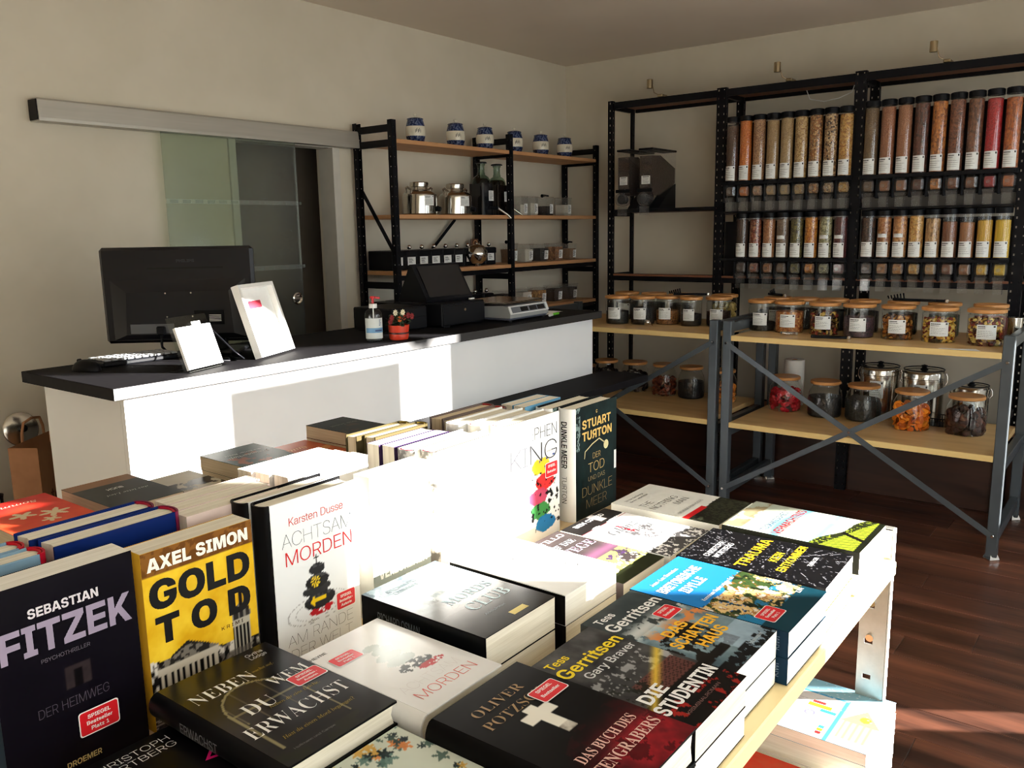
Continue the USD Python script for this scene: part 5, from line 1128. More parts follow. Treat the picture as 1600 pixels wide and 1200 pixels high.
def a_glas(U, V):
    n, n2 = F(U, V, 6, 101), F(U, V, 22, 102); c = mixc((232, 230, 228), (240, 239, 237), n); c = over(c, (52, 48, 48), (V > .80 + .03 * (n - .5) * 3) * 1.); c = over(c, (226, 222, 220), ((V > .84) & (np.abs(U - .62) < .04 + .05 * n)) * .6); c = over(c, (150, 34, 44), (np.abs(V - .79) < .006) * .9)
    r = np.hypot(U - .55, (V - .44) * 1.4); c = over(c, (84, 80, 84), ((r < .22) & (n2 > .52)) * .75); c = over(c, (176, 30, 44), (np.abs(U - .5 - .03 * (n - .5)) < .03) & (V > .46) & (V < .68) & (n2 > .44)); c = over(c, (66, 64, 66), ((V < .10 + .2 * n) & (n2 > .45)) * .8)
    return c
def a_stillo(U, V):
    n, n2 = F(U, V, 6, 111), F(U, V, 24, 112); c = mixc((74, 66, 66), (112, 100, 100), n); c = over(c, (150, 96, 134), (np.exp(-((V - .46) / .07) ** 2)) * .8); c = over(c, (186, 186, 96), ((V < .40) & (n > .46)) * .95); c = over(c, (226, 226, 206), ((V < .36) & (n2 > .56)) * .8)
    c = over(c, (84, 52, 110), ((np.abs(V - .33) < .04) & (n2 > .53)) * .9); return over(c, (50, 58, 34), (V < .10 + .07 * n) * .95)
def a_mord(U, V):
    n, n2 = F(U, V, 4, 121), F(U, V, 13, 122); c = mixc((22, 30, 38), (150, 176, 190), (V - .40 + (n - .5) * .9) * 2.6); sm = np.exp(-(((U - .55) / .3) ** 2 + ((V - .62) / .26) ** 2)); c = over(c, (232, 236, 236), sm * (n2 > .42) * 1.); c = over(c, (60, 96, 124), ((V > .84) & (n2 > .5)) * .7)
    return over(c, (16, 18, 22), (V < .36 + .1 * (n - .5)) * 1.)
def a_white_rings(U, V):
    c = mixc((236, 236, 234), (240, 240, 238), V); n = F(U, V, 16, 131, 3)
    for x, y, r0 in ((.30, .40, .15), (.62, .52, .13), (.44, .70, .11), (.72, .26, .12)):
        r = np.hypot(U - x, (V - y) * 1.5); a = np.arctan2((V - y) * 1.5, U - x); c = over(c, (56, 56, 60), ((r > r0 * .5) & (r < r0) & (np.sin(a * 26 + r * 90) > .55) & (n > .42)) * .85)
    return c
def a_achflat(U, V):
    n, n2 = F(U, V, 5, 141), F(U, V, 26, 142); c = mixc((226, 226, 226), (236, 236, 236), n)
    for x, y, a, b in ((.52, .50, .17, .050), (.50, .585, .15, .046), (.54, .665, .13, .042), (.50, .735, .10, .036)): c = over(c, (176, 186, 184), (((U - x) / a) ** 2 + ((V - y) / b) ** 2 < 1) * .85)
    c = over(c, (34, 32, 32), ((((U - .55) / .20) ** 2 + ((V - .40) / .055) ** 2 < 1) & (n2 > .46)) * .95); return over(c, (176, 18, 30), ((((U - .66) / .16) ** 2 + ((V - .345) / .03) ** 2 < 1) & (n2 > .42)) * .95)
def a_ellis(U, V):
    c = mixc((186, 194, 180), (206, 212, 198), F(U, V, 4, 151)); q = np.random.default_rng(152)
    for i in range(46):
        e = q.integers(3); x, y = (q.uniform(0, 1), q.uniform(.84, 1)) if e else (q.choice([q.uniform(0, .12), q.uniform(.88, 1)]), q.uniform(.3, 1)); r0 = q.uniform(.02, .075); k = q.integers(5, 9); ph = q.uniform(0, 6)
        r = np.hypot(U - x, (V - y) * 1.5); a = np.arctan2((V - y) * 1.5, U - x); col = [(58, 84, 84), (196, 150, 66), (96, 130, 122), (40, 60, 66), (206, 120, 60), (84, 112, 104)][q.integers(6)]
        c = over(c, col, (r < r0 * (.72 + .28 * np.cos(a * k + ph))) * .85)
    return c
def a_king(U, V):
    n, n2 = F(U, V, 5, 161), F(U, V, 12, 162); c = mixc((234, 234, 232), (240, 240, 238), n); hue = [((236, 190, 40), .60), ((206, 40, 40), .47), ((176, 60, 90), .36), ((60, 140, 70), .24), ((30, 110, 170), .13)]
    for i, (col, y) in enumerate(hue):
        m = np.exp(-(((U - .62 - .08 * math.sin(i * 2)) / .24) ** 2 + ((V - y) / .085) ** 2)); c = over(c, col, (m * (.55 + n2) > .55) * .95)
    c = over(c, (40, 70, 150), ((F(U, V, 15, 164) > .60) & (np.abs(V - .62) < .06) & (np.abs(U - .7) < .2)) * .9); return over(c, (30, 30, 34), ((F(U, V, 18, 163) > .63) & (V < .55) & (V > .08) & (U > .4)) * .9)
def a_turton(U, V):
    n, n2 = F(U, V, 6, 171), F(U, V, 20, 172); c = mixc((16, 38, 40), (34, 66, 66), (n - .3) * 2); return over(c, (190, 206, 204), ((U < .10) & (V > .62) & (n2 > .5)) * .6)
def a_verl(U, V):
    n2 = F(U, V, 14, 181); c = mixc((150, 158, 156), (206, 208, 206), V * 1.6); c = over(c, (96, 100, 100), ((np.abs(V - .56) < .10 - .08 * np.abs(U - .5)) & (n2 > .47)) * .7); return over(c, (120, 132, 130), (V < .40) * .6)
def a_ach(U, V):
    n2 = F(U, V, 26, 191); c = mixc((222, 224, 226), (230, 232, 234), V)
    for a0, b0 in ((.36, .085), (.27, .062)):
        r = ((U - .48) / a0) ** 2 + ((V - .285) / b0) ** 2; c = over(c, (150, 150, 152), (np.abs(r - 1) < .035) * .8)
    c = over(c, (176, 20, 30), ((((U - .52) / .15) ** 2 + ((V - .265) / .028) ** 2 < 1) & (n2 > .42)) * .95)
    for x, y, a, b, g in ((.50, .33, .19, .052, 62), (.47, .405, .17, .036, 70), (.48, .455, .14, .046, 58), (.485, .53, .095, .036, 64)):
        e = ((U - x) / a) ** 2 + ((V - y) / b) ** 2 < 1; c = over(c, (g, g, g + 3), e * 1.); c = over(c, (g + 60, g + 60, g + 62), (e & (V > y + b * .3) & (n2 > .5)) * .5)
    c = over(c, (226, 190, 30), ((np.abs(V - .335) < .010) & (np.abs(U - .49) < .09))); c = over(c, (226, 190, 30), ((np.abs(U - .43) + np.abs(V - .335) * 1.4 < .045) & (U < .44)))
    r = np.hypot(U - .46, (V - .455) * 1.5); c = over(c, (226, 196, 40), ((r < .055) & (np.sin(np.arctan2((V - .455) * 1.5, U - .46) * 9) > -.2)))
    return over(c, (30, 30, 32), ((np.abs(U - .485) < .008) & (V > .56) & (V < .625)) | ((np.abs(V - .60) < .006) & (np.abs(U - .485) < .03)))

BS = ('SPIEGEL', 'Bestseller', 'Platz 1'); BA = ('SPIEGEL', 'Bestseller-', 'Autorin'); B2 = ('SPIEGEL', 'Bestseller')
W_, K_ = (232, 232, 228), (22, 22, 24)
# --- standing front row, covers towards the window
book('standing black thriller with big purple grey author name', .136, .208, .038, stand(.274, .806, .038), (22, 18, 32), a_fitzek,
     [('author_name', 'SEBASTIAN', .033, .173, .0095, .066, 'sans', 800, (206, 200, 206)), ('author_name', 'FITZEK', .006, .137, .030, .124, 'sans', 800, (150, 138, 160)), ('genre_line', 'PSYCHOTHRILLER', .040, .126, .004, .046, 'sans', 400, (110, 104, 116)),
      ('title', 'DER HEIMWEG', .032, .072, .0095, .068, 'sans', 300, (74, 68, 80)), ('publisher_name', 'DROEMER', .052, .010, .006, .034, 'sans', 700, (180, 160, 110))], sticker=(.068, .036, .038, .024, BS), pages=1)
book('standing yellow crime novel with black title and temple', .134, .200, .034, stand(.418, .806, .034), (196, 150, 40), a_gold,
     [('author_name', 'AXEL SIMON', .006, .178, .0145, .122, 'sans', 900, (236, 232, 222)), ('title', 'GOLD', .006, .135, .032, .122, 'sans', 900, K_), ('title', 'T O D', .010, .096, .031, .116, 'sans', 900, K_), ('genre_line', 'K R I M I', .086, .083, .004, .028, 'sans', 500, (60, 44, 20))])
b_ach = book('standing white novel with stacked black stones, front copy', .138, .208, .030, stand(.572, .806, .030), COVW, a_ach,
     [('author_name', 'Karsten Dusse', .032, .176, .010, .084, 'sans', 300, (200, 60, 50)), ('title', 'ACHTSAM', .020, .150, .017, .108, 'sans', 100, (60, 66, 72)), ('title', 'MORDEN', .024, .127, .0175, .104, 'sans', 300, (206, 44, 44)), ('genre_line', 'ROMAN', .052, .044, .003, .016, 'sans', 500, (120, 116, 112)),
      ('subtitle', 'AM RANDE', .020, .024, .014, .104, 'sans', 100, (60, 62, 66)), ('subtitle', 'DER WELT', .024, .005, .014, .098, 'sans', 100, (60, 62, 66))], sticker=(.098, .044, .030, .022, BA), hard=True, spine_mat=cov((18, 18, 22)), back=cov((18, 18, 22)), pages=0)
copy(b_ach, 'white stones novel, second copy standing right behind', stand(.566, .8375, .030))
book('standing grey thriller with a house and white title, in full sun', .112, .204, .030, stand(.735, .806, .030), (196, 198, 196), a_verl,
     [('title', 'DIE', .044, .078, .012, .026, 'sans', 900, W_), ('title', 'VERLORENEN', .010, .058, .014, .094, 'sans', 900, W_), ('genre_line', 'THRILLER', .060, .045, .006, .034, 'sans', 700, W_)])
wl = book('standing white hardcover with red headband and grey blotched spine', .148, .210, .032, stand(.862, .806, .032), (232, 230, 226), None, [('title', 'DAS', .03, .10, .008, .02, 'sans', 300, (150, 150, 150))], hard=True, head=(190, 30, 60), spine_mat=mat('blotched_spine', C(210, 208, 204), .4, rgb2=C(90, 88, 86), scale=30, lo=.5, hi=.62))
copy(wl, 'white hardcover with red headband, copy behind the blotched spine one', stand(.850, .839, .032))
kg = book('standing white novel with colourful paint splash and thin grey lettering', .150, .215, .034, stand(1.026, .806, .034), COVW, a_king,
     [('author_name', 'STEPHEN', .030, .178, .020, .112, 'sans', 200, (80, 80, 84)), ('author_name', 'KING', .012, .138, .032, .130, 'sans', 200, (60, 60, 64)), ('genre_line', 'ROMAN', .112, .150, .003, .014, 'sans', 400, (150, 150, 150))], sticker=(.108, .106, .034, .024, B2), hard=True, head=(200, 50, 50), spine_mat=COVW, back=COVW)
copy(kg, 'white paint splash novel, second copy behind the first', stand(1.012, .8415, .034)); copy(kg, 'white paint splash novel, third copy at the back', stand(1.000, .877, .034))
tu = book('standing dark green novel with golden title at the end of the row', .146, .208, .036, stand(1.222, .806, .036), cov((20, 42, 46), .25), a_turton,
     [('author_name', 'STUART', .026, .166, .0165, .098, 'sans', 800, (206, 170, 96)), ('author_name', 'TU\u042fTON', .026, .144, .0165, .102, 'sans', 800, (206, 170, 96)), ('title', 'DER', .062, .106, .0105, .026, 'sans', 300, (176, 150, 96)), ('title', 'TOD', .046, .082, .0175, .056, 'sans', 300, (186, 158, 100)),
      ('title', 'UND DAS', .046, .066, .0085, .058, 'sans', 300, (150, 130, 90)), ('title', 'DUNKLE', .026, .040, .0175, .104, 'sans', 200, (150, 126, 80)), ('title', 'MEER', .040, .016, .0165, .07, 'sans', 200, (130, 112, 74)), ('emblem', 'c', .072, .190, .008, None, 'sans', 600, (206, 170, 96))],
     spine=[('DUNKLE MEER', .185, .012, K_, 600, .085), ('TURTON', .085, .010, K_, 300, .05)], hard=True, spine_mat=COVW, back=cov((16, 22, 26)),
     shapes=[('price_tag', sbox(.137, .070, .145, .106), (226, 226, 222)), ('watch_chain', shapely.LineString([(.034, .112), (.036, .124), (.046, .128), (.060, .134), (.084, .140), (.104, .128)]).buffer(.0012), (190, 176, 130)), ('watch', Point(.108, .124).buffer(.0085), (206, 196, 150))])
copy(tu, 'dark green golden title novel, copy behind with pale pages on top', stand(1.205, .8435, .036))
# --- second row, standing back to back with the first: spines to the picture's right
def rear(x1, y, th): return T(x1, y, TZ + .0004, 180, RX(90))          # front cover away from the window
def rearbook(label, x1, y, w, h, th, cover, hard=False, head=None, pages=0, spine_mat=None):
    return book(label, w, h, th, T(x1, y, TZ + .0004, 180, RX(90)), cov(cover), None, (), hard=hard, head=head, pages=pages, spine_mat=spine_mat)
rb = rearbook('pale blue hardcover with red edges behind the black thriller, front copy', .357, .872, .135, .208, .032, (120, 150, 170), True, (190, 26, 40), spine_mat=cov((176, 20, 40)))
copy(rb, 'pale blue hardcover with red edges, rear copy', T(.352, .907, TZ + .0004, 180, RX(90)))
bb = rearbook('dark blue hardcover with red headband, front copy of two', .503, .868, .140, .212, .038, (14, 34, 92), True, (160, 24, 50), spine_mat=cov((110, 22, 60)))
copy(bb, 'dark blue hardcover with red headband, rear copy of two', T(.497, .909, TZ + .0004, 180, RX(90)))
pb = rearbook('pale paperback with rosy back behind the yellow novel, front copy', .634, .858, .130, .206, .028, (206, 186, 178))
copy(pb, 'rosy backed paperback behind the yellow novel, middle copy', T(.640, .8875, TZ + .0004, 180, RX(90))); copy(pb, 'rosy backed paperback behind the yellow novel, rear copy', T(.646, .917, TZ + .0004, 180, RX(90)))
cb = rearbook('white paperback in full sun behind the white stones novel, front copy', .806, .884, .140, .208, .030, (216, 212, 206)); copy(cb, 'sunlit white paperback behind the stones novel, middle copy', T(.800, .9155, TZ + .0004, 180, RX(90))); copy(cb, 'sunlit white paperback behind the stones novel, rear copy', T(.795, .947, TZ + .0004, 180, RX(90)))
db = rearbook('dark purple paperback with cream pages in mid row, front copy', .985, .888, .122, .206, .026, (52, 36, 70)); copy(db, 'dark purple paperback with cream pages, rear copy', T(.98, .9155, TZ + .0004, 180, RX(90)))
ob = rearbook('olive edged hardcover behind the white hardcovers, front copy', .998, .944, .120, .210, .026, (70, 62, 40), True, (120, 100, 40), 2); copy(ob, 'olive edged hardcover behind the white hardcovers, rear copy', T(.985, .972, TZ + .0004, 180, RX(90)))
gb = rearbook('grey brown hardcover behind the paint splash novels, front copy', 1.172, .9135, .142, .210, .030, (110, 96, 92), True, (150, 40, 40), 2); copy(gb, 'grey brown hardcover behind the paint splash novels, rear copy', T(1.176, .946, TZ + .0004, 180, RX(90)))
yb = rearbook('blue paperback with yellow page edges, front copy', 1.298, .886, .112, .210, .026, (96, 150, 184)); copy(yb, 'blue paperback with yellow page edges, rear copy', T(1.298, .914, TZ + .0004, 180, RX(90)))
# --- flat books on the far side of the table
def farflat(label, x1, y1, z, w, h, th, cover, art=None, text=(), pages=2, **k):
    return book(label, w, h, th, T(x1, y1, z, 180), cov(cover), art, text, pages=pages, **k)
def a_flower(U, V):
    n = F(U, V, 5, 201); c = mixc((196, 40, 36), (226, 90, 50), V + (n - .5))
    for x, y, r0, k in ((.3, .62, .20, 6), (.62, .52, .17, 5), (.45, .78, .12, 5)):
        r = np.hypot(U - x, (V - y) * 1.5); a = np.arctan2((V - y) * 1.5, U - x); c = over(c, (220, 206, 170), (r < r0 * (.66 + .3 * np.cos(a * k))) * .95)
    return c
def a_streaks(base, spot):
    def f(U, V): n = F(U, V, 6, 211 + base[0]); return over(mixc(base, tuple(min(255, x + 24) for x in base), n), spot, ((n > .62) & (V > .3)) * .8)
    return f
def a_brownwhite(U, V): n = F(U, V, 4, 221); return over(mixc((176, 168, 150), (196, 190, 172), n), (84, 72, 58), ((V > .35) & (V < .8) & (n > .48)) * .95)
farflat('flat orange red novel with cream flowers at the far side', .665, 1.60, TZ + .0305, .135, .205, .030, (206, 60, 44), a_flower, [('title', 'Sommer', .03, .03, .012, .08, 'italic', 400, (240, 226, 200))]); farflat('plain flat book under the orange red flower novel', .667, 1.60, TZ + .0002, .135, .205, .030, (150, 60, 50))
farflat('flat grey novel with brown band and white emblem at the far side', .822, 1.60, TZ + .0285, .128, .20, .030, (84, 84, 80), lambda U, V: over(mixc((76, 78, 76), (92, 94, 90), F(U, V, 6, 231)), (150, 112, 84), (V < .2) * 1.), [('emblem', 'BUCH', .05, .07, .012, .03, 'sans', 700, (226, 226, 222)), ('title', 'das leise Lied', .02, .11, .008, .08, 'italic', 400, (206, 206, 200))]); farflat('pale flat book under the grey banded novel', .824, 1.60, TZ + .0002, .13, .20, .028, (206, 190, 170))
farflat('flat cream and brown picture book at the far side', .955, 1.60, TZ + .0002, .128, .20, .034, (190, 182, 164), a_brownwhite)
farflat('flat dark green novel with white script at the far side', 1.118, 1.60, TZ + .0285, .135, .205, .030, (24, 62, 54), a_streaks((26, 66, 58), (176, 84, 50)), [('title', 'Freundschaft', .015, .07, .012, .10, 'italic', 400, (220, 226, 220)), ('subtitle', 'die lange Reise', .02, .05, .008, .09, 'italic', 400, (206, 210, 206))]); farflat('flat book under the dark green script novel', 1.12, 1.60, TZ + .0002, .135, .205, .028, (170, 140, 110))
farflat('flat rust orange novel at the far side', 1.262, 1.60, TZ + .0002, .134, .205, .036, (176, 84, 50), a_streaks((170, 80, 46), (206, 150, 90)), [('title', 'Stille', .04, .05, .013, .06, 'italic', 400, (226, 190, 130))])
farflat('flat dark green and brown novel at the far side end', 1.383, 1.60, TZ + .0405, .116, .20, .030, (30, 42, 38), a_streaks((30, 42, 38), (96, 70, 44)), [('title', 'Die Insel', .015, .06, .010, .08, 'sans', 500, (90, 96, 80))]); farflat('flat reddish book under the dark green one at the far end', 1.383, 1.60, TZ + .0002, .116, .20, .040, (150, 60, 56))

# --- middle flat row
def pile(z_top, ths):          # resting heights of a pile ending at z_top
    z = [z_top - sum(ths) + sum(ths[:i]) for i in range(len(ths))]; return z
book('flat black thriller with big white serif title', .135, .206, .026, flat(.392, .553, 1.0285), (26, 26, 30), a_neben,
     [('title', 'NEBEN', .014, .148, .019, .070, 'serif', 300, W_), ('title', 'WEM', .082, .118, .018, .046, 'serif', 300, W_), ('title', 'DU', .034, .092, .020, .034, 'serif', 300, W_), ('title', 'ERWACHST', .012, .056, .020, .116, 'serif', 300, W_), ('author_name', 'Gytha', .10, .190, .006, .02, 'sans', 400, (190, 190, 190)), ('author_name', 'Lodge', .10, .182, .006, .02, 'sans', 400, (190, 190, 190)),
      ('tagline', 'Du wachst auf.', .076, .158, .0045, .034, 'italic', 400, (150, 130, 50)), ('tagline', 'Neben dir eine Leiche.', .054, .088, .0045, .06, 'italic', 400, (150, 130, 50)), ('tagline', 'Hast du einen Mord begangen?', .030, .036, .005, .084, 'italic', 400, (150, 130, 50)), ('publisher_name', 'Hoffmann und Campe', .026, .016, .003, .046, 'sans', 300, (120, 120, 116))],
     spine=[('ERWACHST', .15, .010, (120, 120, 122), 500, .06)], sticker=(.096, .098, .036, .021, BA), hard=True)
book('plain dark book at the bottom of the near corner pile', .134, .204, .019, flat(.288, .534, TZ + .0002), (24, 22, 26), pages=0)
book('flat black book with pink triangle under the serif title thriller', .132, .204, .0285, flat(.285, .532, TZ + .0195), (20, 19, 22), None,
     [('author_name', 'CHRISTOPH', .020, .182, .0095, .078, 'sans', 300, (206, 206, 204)), ('author_name', 'WORTBERG', .020, .169, .0095, .078, 'sans', 300, (206, 206, 204))],
     shapes=[('pink_triangle', affinity.translate(Polygon([(.086, .158), (.106, .178), (.112, .150)]).difference(Polygon([(.092, .160), (.104, .171), (.107, .155)])), .012, -.034), (226, 30, 120)), ('white_stroke', shapely.LineString([(.114, .100), (.128, .122)]).buffer(.0012), (214, 214, 214))])
book('flat pale green novel with flower garland at the near edge', .130, .212, .028, flat(.384, .330, 1.0105), (196, 204, 190), a_ellis,
     [('series_line', 'DIE BRONTE', .030, .128, .007, .06, 'sans', 200, (140, 150, 136)), ('series_line', 'SCHWESTERN', .028, .116, .007, .066, 'sans', 200, (140, 150, 136)), ('author_name', 'ELLIS', .046, .085, .011, .046, 'sans', 200, (150, 150, 116)), ('title', 'Weise', .076, .052, .016, .05, 'serif', 400, (60, 66, 64)), ('publisher_name', 'Penguin', .10, .020, .008, .026, 'serif', 400, (90, 100, 96))], pages=1, hard=True)
book('plain pale book under the flower garland novel', .129, .21, .030, flat(.385, .331, TZ + .0002), (206, 206, 196), pages=1)
book('flat white novel with grey stones and red stain', .122, .190, .030, flat(.532, .524, 1.0155), COVW, a_achflat,
     [('title', 'ACHTSAM', .018, .040, .014, .084, 'sans', 100, (206, 200, 200)), ('title', 'MORDEN', .022, .020, .0145, .084, 'sans', 200, (206, 90, 84)), ('publisher_name', 'HEYNE', .006, .170, .005, .022, 'sans', 500, (60, 60, 60))], sticker=(.016, .136, .034, .020, BS), hard=True, back=cov((18, 18, 20)))
book('pale book under the white stones novel', .122, .19, .035, flat(.532, .524, TZ + .0002), (214, 200, 170), pages=2)
md = book('thick flat blue black novel with clouds and pale title', .134, .198, .042, flat(.666, .556, 1.0185), (20, 24, 30), a_mord,
     [('author_name', 'RICHARD', .022, .172, .007, .05, 'sans', 400, (130, 150, 160)), ('author_name', 'OSMAN', .024, .162, .007, .04, 'sans', 400, (130, 150, 160)), ('title', 'DER', .046, .118, .008, .022, 'serif', 400, (190, 206, 214)), ('title', 'MORDS', .040, .086, .016, .08, 'serif', 400, (190, 214, 226)), ('title', 'CLUB', .046, .054, .019, .072, 'serif', 400, (206, 226, 234)), ('subtitle', 'Kriminalroman', .046, .036, .004, .036, 'italic', 400, (150, 160, 166))],
     spine=[('RICHARD OSMAN', .17, .012, (110, 120, 126), 500, .07)], shapes=[('emblem', sbox(.066, .010, .094, .020), (206, 186, 110))])
book('second copy in the blue black cloud novel pile', .134, .198, .038, flat(.666, .556, TZ + .0002), (20, 24, 30))
book('flat white book with rings of grey strokes', .122, .188, .040, flat(.809, .547, 1.0205), COVW, a_white_rings, across=[('dtv', .012, .013, .007, (150, 150, 150))], pages=1)
geo('black_spine', MB().box((-.0006, .0002, .0008), (-.0002, .1878, .0392)), cov((18, 18, 20)), stage.GetPrimAtPath('/World/' + 'book' + f'_{used["/World/book"] - 1:03d}'), label='black spine')
book('second copy under the white book with stroke rings', .122, .188, .040, flat(.809, .547, TZ + .0002), (26, 26, 28), pages=0)
book('flat violet and yellow landscape novel half covered by the white rings book', .118, .188, .026, flat(.940, .542, 1.0045), (96, 86, 86), a_stillo, [('author_name', 'CASTILLO', .004, .166, .012, .105, 'sans', 800, (214, 176, 176)), ('title', 'AUF DIE', .030, .140, .012, .07, 'serif', 400, (226, 220, 226)), ('title', 'WEGE', .034, .112, .018, .08, 'serif', 400, (214, 170, 206))])
book('flat book under the violet and yellow landscape novel', .118, .188, .024, flat(.940, .542, TZ + .0002), (120, 110, 70))
book('flat white thriller with red brush strokes and dark top band', .134, .192, .026, flat(1.062, .535, 1.0045), COVW, a_glas, [('author_name', 'BEN CREED', .022, .174, .010, .084, 'sans', 800, (226, 226, 224)), ('title', 'Glanz', .030, .108, .018, .072, 'italic', 400, (90, 90, 94)), ('title', 'Newa', .046, .084, .017, .064, 'italic', 400, (90, 90, 94))])
book('flat book under the white thriller with red brush strokes', .134, .192, .024, flat(1.062, .535, TZ + .0002), (140, 40, 50))
book('flat pale grey thriller with torn cover and dark lower half', .138, .200, .026, flat(1.226, .532, 1.0045), (214, 214, 208), a_nothing, [('title', 'THE', .012, .140, .013, .034, 'sans', 300, K_), ('title', 'NOTHING', .012, .120, .013, .086, 'sans', 300, K_), ('title', 'MAN', .060, .100, .013, .04, 'sans', 300, K_), ('author_name', 'CATHERINE RYAN HOWARD', .016, .076, .006, .09, 'sans', 300, (60, 60, 60)), ('tagline', 'Ich bin die Einzige', .020, .180, .005, .06, 'sans', 400, (60, 60, 60)), ('tagline', 'die ihn ueberlebte', .020, .171, .005, .06, 'sans', 400, (60, 60, 60))])
book('flat book under the torn cover thriller', .138, .200, .024, flat(1.226, .532, TZ + .0002), (90, 90, 84))
# --- front flat row along the table edge
book('flat black novel with white cross and red glow', .137, .205, .036, flat(.518, .300, 1.0185), (18, 17, 20), a_toten,
     [('author_name', 'OLIVER', .030, .168, .012, .072, 'serif', 300, (150, 122, 84)), ('author_name', 'POTZSCH', .022, .146, .0125, .088, 'serif', 300, (150, 122, 84)), ('title', 'DAS BUCH DES', .030, .052, .011, .090, 'serif', 400, (214, 176, 164)), ('title', 'TOTENGRABERS', .006, .031, .0125, .122, 'serif', 400, (214, 176, 164))], sticker=(.090, .134, .038, .022, B2), hard=True)
book('second copy under the black cross novel', .137, .205, .038, flat(.518, .300, TZ + .0002), (18, 17, 20), hard=True)
st = book('flat dark thriller with yellow author name and large white title', .119, .190, .034, flat(.660, .304, 1.0135), (30, 28, 28), a_student,
     [('author_name', 'Tess', .010, .166, .012, .034, 'sans', 700, (226, 200, 40)), ('author_name', 'Gerritsen', .004, .142, .0185, .112, 'sans', 700, (226, 200, 40)), ('author_name', 'Gary Braver', .020, .124, .0115, .092, 'sans', 600, (200, 200, 200)), ('title', 'DIE', .012, .052, .017, .04, 'sans', 800, (232, 232, 230)), ('title', 'STUDENTIN', .004, .029, .018, .112, 'sans', 800, (232, 232, 230)), ('genre_line', 'KRIMINALROMAN', .020, .015, .004, .07, 'sans', 400, (130, 100, 96))])
book('second copy under the yellow author name thriller', .119, .190, .033, flat(.660, .304, TZ + .0002), (30, 28, 28), pages=1)
book('flat stormy house thriller with white author name and yellow title', .118, .190, .034, flat(.7795, .316, 1.0125), (66, 72, 74), a_haus,
     [('author_name', 'Tess', .010, .168, .012, .034, 'sans', 700, (224, 224, 220)), ('author_name', 'Gerritsen', .004, .144, .0185, .111, 'sans', 700, (224, 224, 220)), ('title', 'DAS', .030, .088, .015, .044, 'sans', 800, (230, 176, 50)), ('title', 'SCHATTEN', .012, .067, .016, .098, 'sans', 800, (230, 176, 50)), ('title', 'HAUS', .034, .046, .016, .058, 'sans', 800, (230, 176, 50)), ('publisher_name', 'blanvalet', .070, .010, .005, .032, 'sans', 500, (170, 180, 186))], sticker=(.070, .112, .034, .022, B2), pages=1)
book('second copy under the stormy house thriller', .118, .190, .032, flat(.7795, .316, TZ + .0002), (66, 72, 74), pages=1)
br = book('flat bright blue coast novel with white title', .136, .206, .0325, flat(.901, .304, 1.0130), (16, 42, 62), a_breton,
     [('author_name', 'Jean-Luc Bannalec', .022, .184, .0065, .072, 'sans', 600, W_), ('title', 'BRETONISCHE', .012, .160, .0155, .104, 'sans', 900, W_), ('title', 'IDYLLE', .030, .138, .0155, .056, 'sans', 900, W_), ('subtitle', 'Kommissar Dupins zehnter Fall', .022, .112, .006, .088, 'sans', 600, W_), ('publisher_name', 'KiWi', .112, .026, .006, .016, 'serif', 400, W_)],
     across=[('KiWi', .010, .008, .006, (110, 124, 140))], sticker=(.014, .022, .038, .024, BS), pages=1)
copy(br, 'second bright blue coast novel, lower copy of the pile', flat(.9005, .3035, TZ + .0002))
book('flat black thriller with white scratches and yellow title', .134, .206, .033, flat(1.046, .308, 1.0125, 2), (24, 24, 28), a_trauma,
     [('author_name', 'CHRISTOPH', .020, .166, .009, .064, 'sans', 600, (224, 224, 224)), ('author_name', 'WORTBERG', .022, .153, .009, .064, 'sans', 600, (224, 224, 224)), ('title', 'TRAUMA', .010, .110, .0165, .118, 'sans', 700, (238, 178, 34)), ('title', 'KEIN', .050, .080, .0125, .038, 'sans', 700, (238, 190, 40)), ('title', 'ENTKOMMEN', .022, .060, .0125, .106, 'sans', 700, (238, 190, 40)), ('genre_line', 'THRILLER', .060, .036, .006, .036, 'sans', 700, (214, 214, 214))])
book('second copy under the black scratches thriller', .134, .206, .032, flat(1.046, .308, TZ + .0002, 2), (226, 180, 40), pages=1)
book('flat landscape novel with blue sky and yellow green fields, by the white post', .140, .206, .033, flat(1.194, .308, 1.0125), (40, 44, 34), a_verm,
     [('author_name', 'ANJA JONUSCHEIT', .020, .176, .009, .10, 'sans', 200, (150, 120, 80)), ('title', 'TOSKANISCHES', .012, .140, .010, .10, 'sans', 300, (60, 90, 130)), ('title', 'VERMACHTNIS', .008, .118, .0135, .126, 'sans', 500, (170, 40, 44))])
book('second copy under the landscape novel by the white post', .140, .206, .032, flat(1.194, .308, TZ + .0002), (196, 196, 170), pages=1)
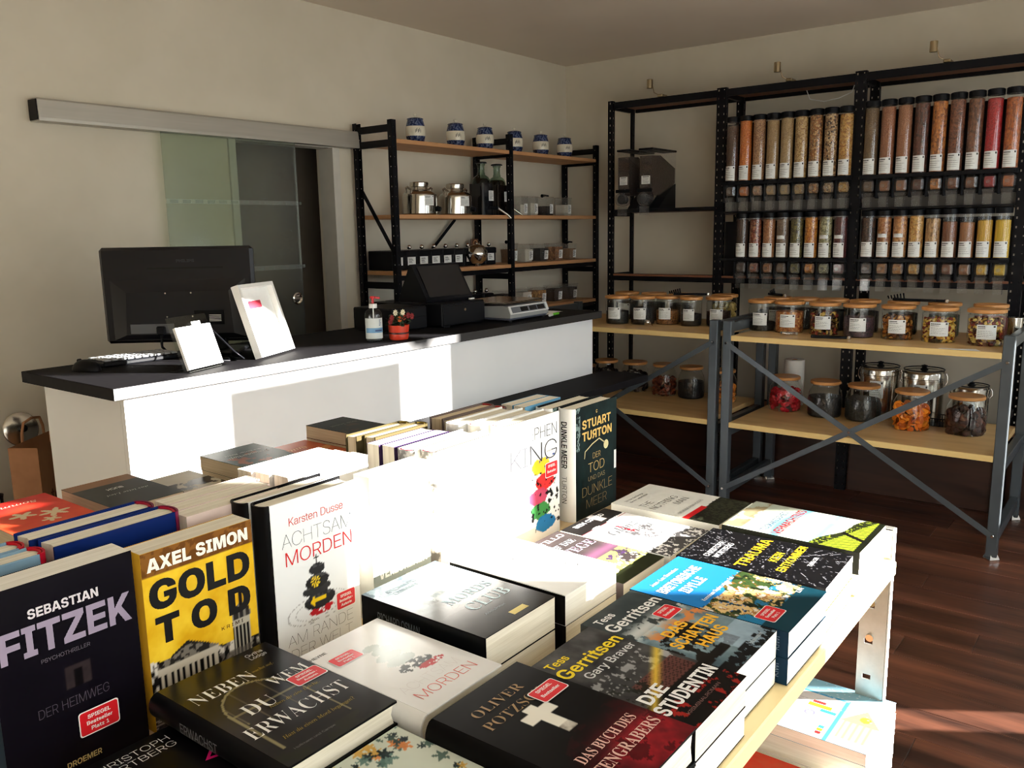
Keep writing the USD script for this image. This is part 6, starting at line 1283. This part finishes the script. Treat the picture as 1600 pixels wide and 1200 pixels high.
# --- lower board: large children's books
def a_kids(U, V):
    n = F(U, V, 5, 301); c = mixc((120, 168, 190), (170, 200, 212), 1 - V); c = over(c, (206, 208, 212), ((U < .75) & (V < .74)) * 1.); c = over(c, (70, 150, 196), ((np.abs(U - .75) < .010) & (V < .75)) | ((np.abs(V - .745) < .014) & (U < .76)))
    hs = (U > .79) & (U < .98) & (V > .12) & (V < .42); c = over(c, (190, 166, 132), hs * .9); c = over(c, (190, 122, 104), ((U > .77) & (V > .42) & (V < .42 + .26 * (1 - np.abs(U - .885) / .12))) * .9); c = over(c, (206, 140, 50), (np.hypot(U - .90, (V - .52) * .7) < .035) * .9)
    c = over(c, (140, 120, 96), (hs & (np.sin(U * 160) > .6)) * .5); c = over(c, (176, 178, 184), ((U < .52) & (V < .62) & (np.sin(V * 150) > .3)) * .7)
    return over(c, (214, 220, 226), ((V > .5) & (F(U, V, 60, 302, 2) > .70)) * .8)
kb = book("large pale blue children's book with white text box on the lower board", .250, .172, .020, flat(1.205, .535, .715, -90), (150, 176, 190), a_kids,
     shapes=[('red_strip', sbox(.140, .098, .160, .105), (196, 54, 50)), ('yellow_strip', sbox(.136, .086, .172, .096), (220, 170, 46)), ('blue_strip', sbox(.158, .076, .182, .084), (60, 140, 186)), ('ring_emblem', Point(.146, .064).buffer(.008).difference(Point(.146, .064).buffer(.006)), (120, 120, 150)), ('blue_badge', sbox(.170, .030, .178, .037), (60, 140, 186)), ('yellow_badge', sbox(.170, .021, .178, .028), (226, 166, 40)), ('red_badge', sbox(.170, .012, .178, .019), (196, 46, 46))], pages=1)
for i, z in enumerate((.6085, .644, .6795)): book(f"white children's book in the pile on the lower board, {('lowest', 'second', 'third from below')[i]}", .250, .172, .035, flat(1.205 + .002 * i, .535, z, -90), (226, 224, 220), pages=1)
book("brown children's book with autumn colours on the lower board", .24, .20, .022, flat(.985, .52, .668, -90), (150, 104, 70), lambda U, V: over(mixc((150, 106, 74), (170, 124, 88), F(U, V, 4, 311)), (190, 60, 40), (V > .74) * (.4 + F(U, V, 18, 312))), [('title', 'Mein Kinderalltag', .11, .10, .010, .11, 'sans', 500, (60, 44, 34))])
book("pale book under the autumn coloured children's book", .24, .20, .059, flat(.985, .52, .6085, -90), (226, 220, 206), pages=1)
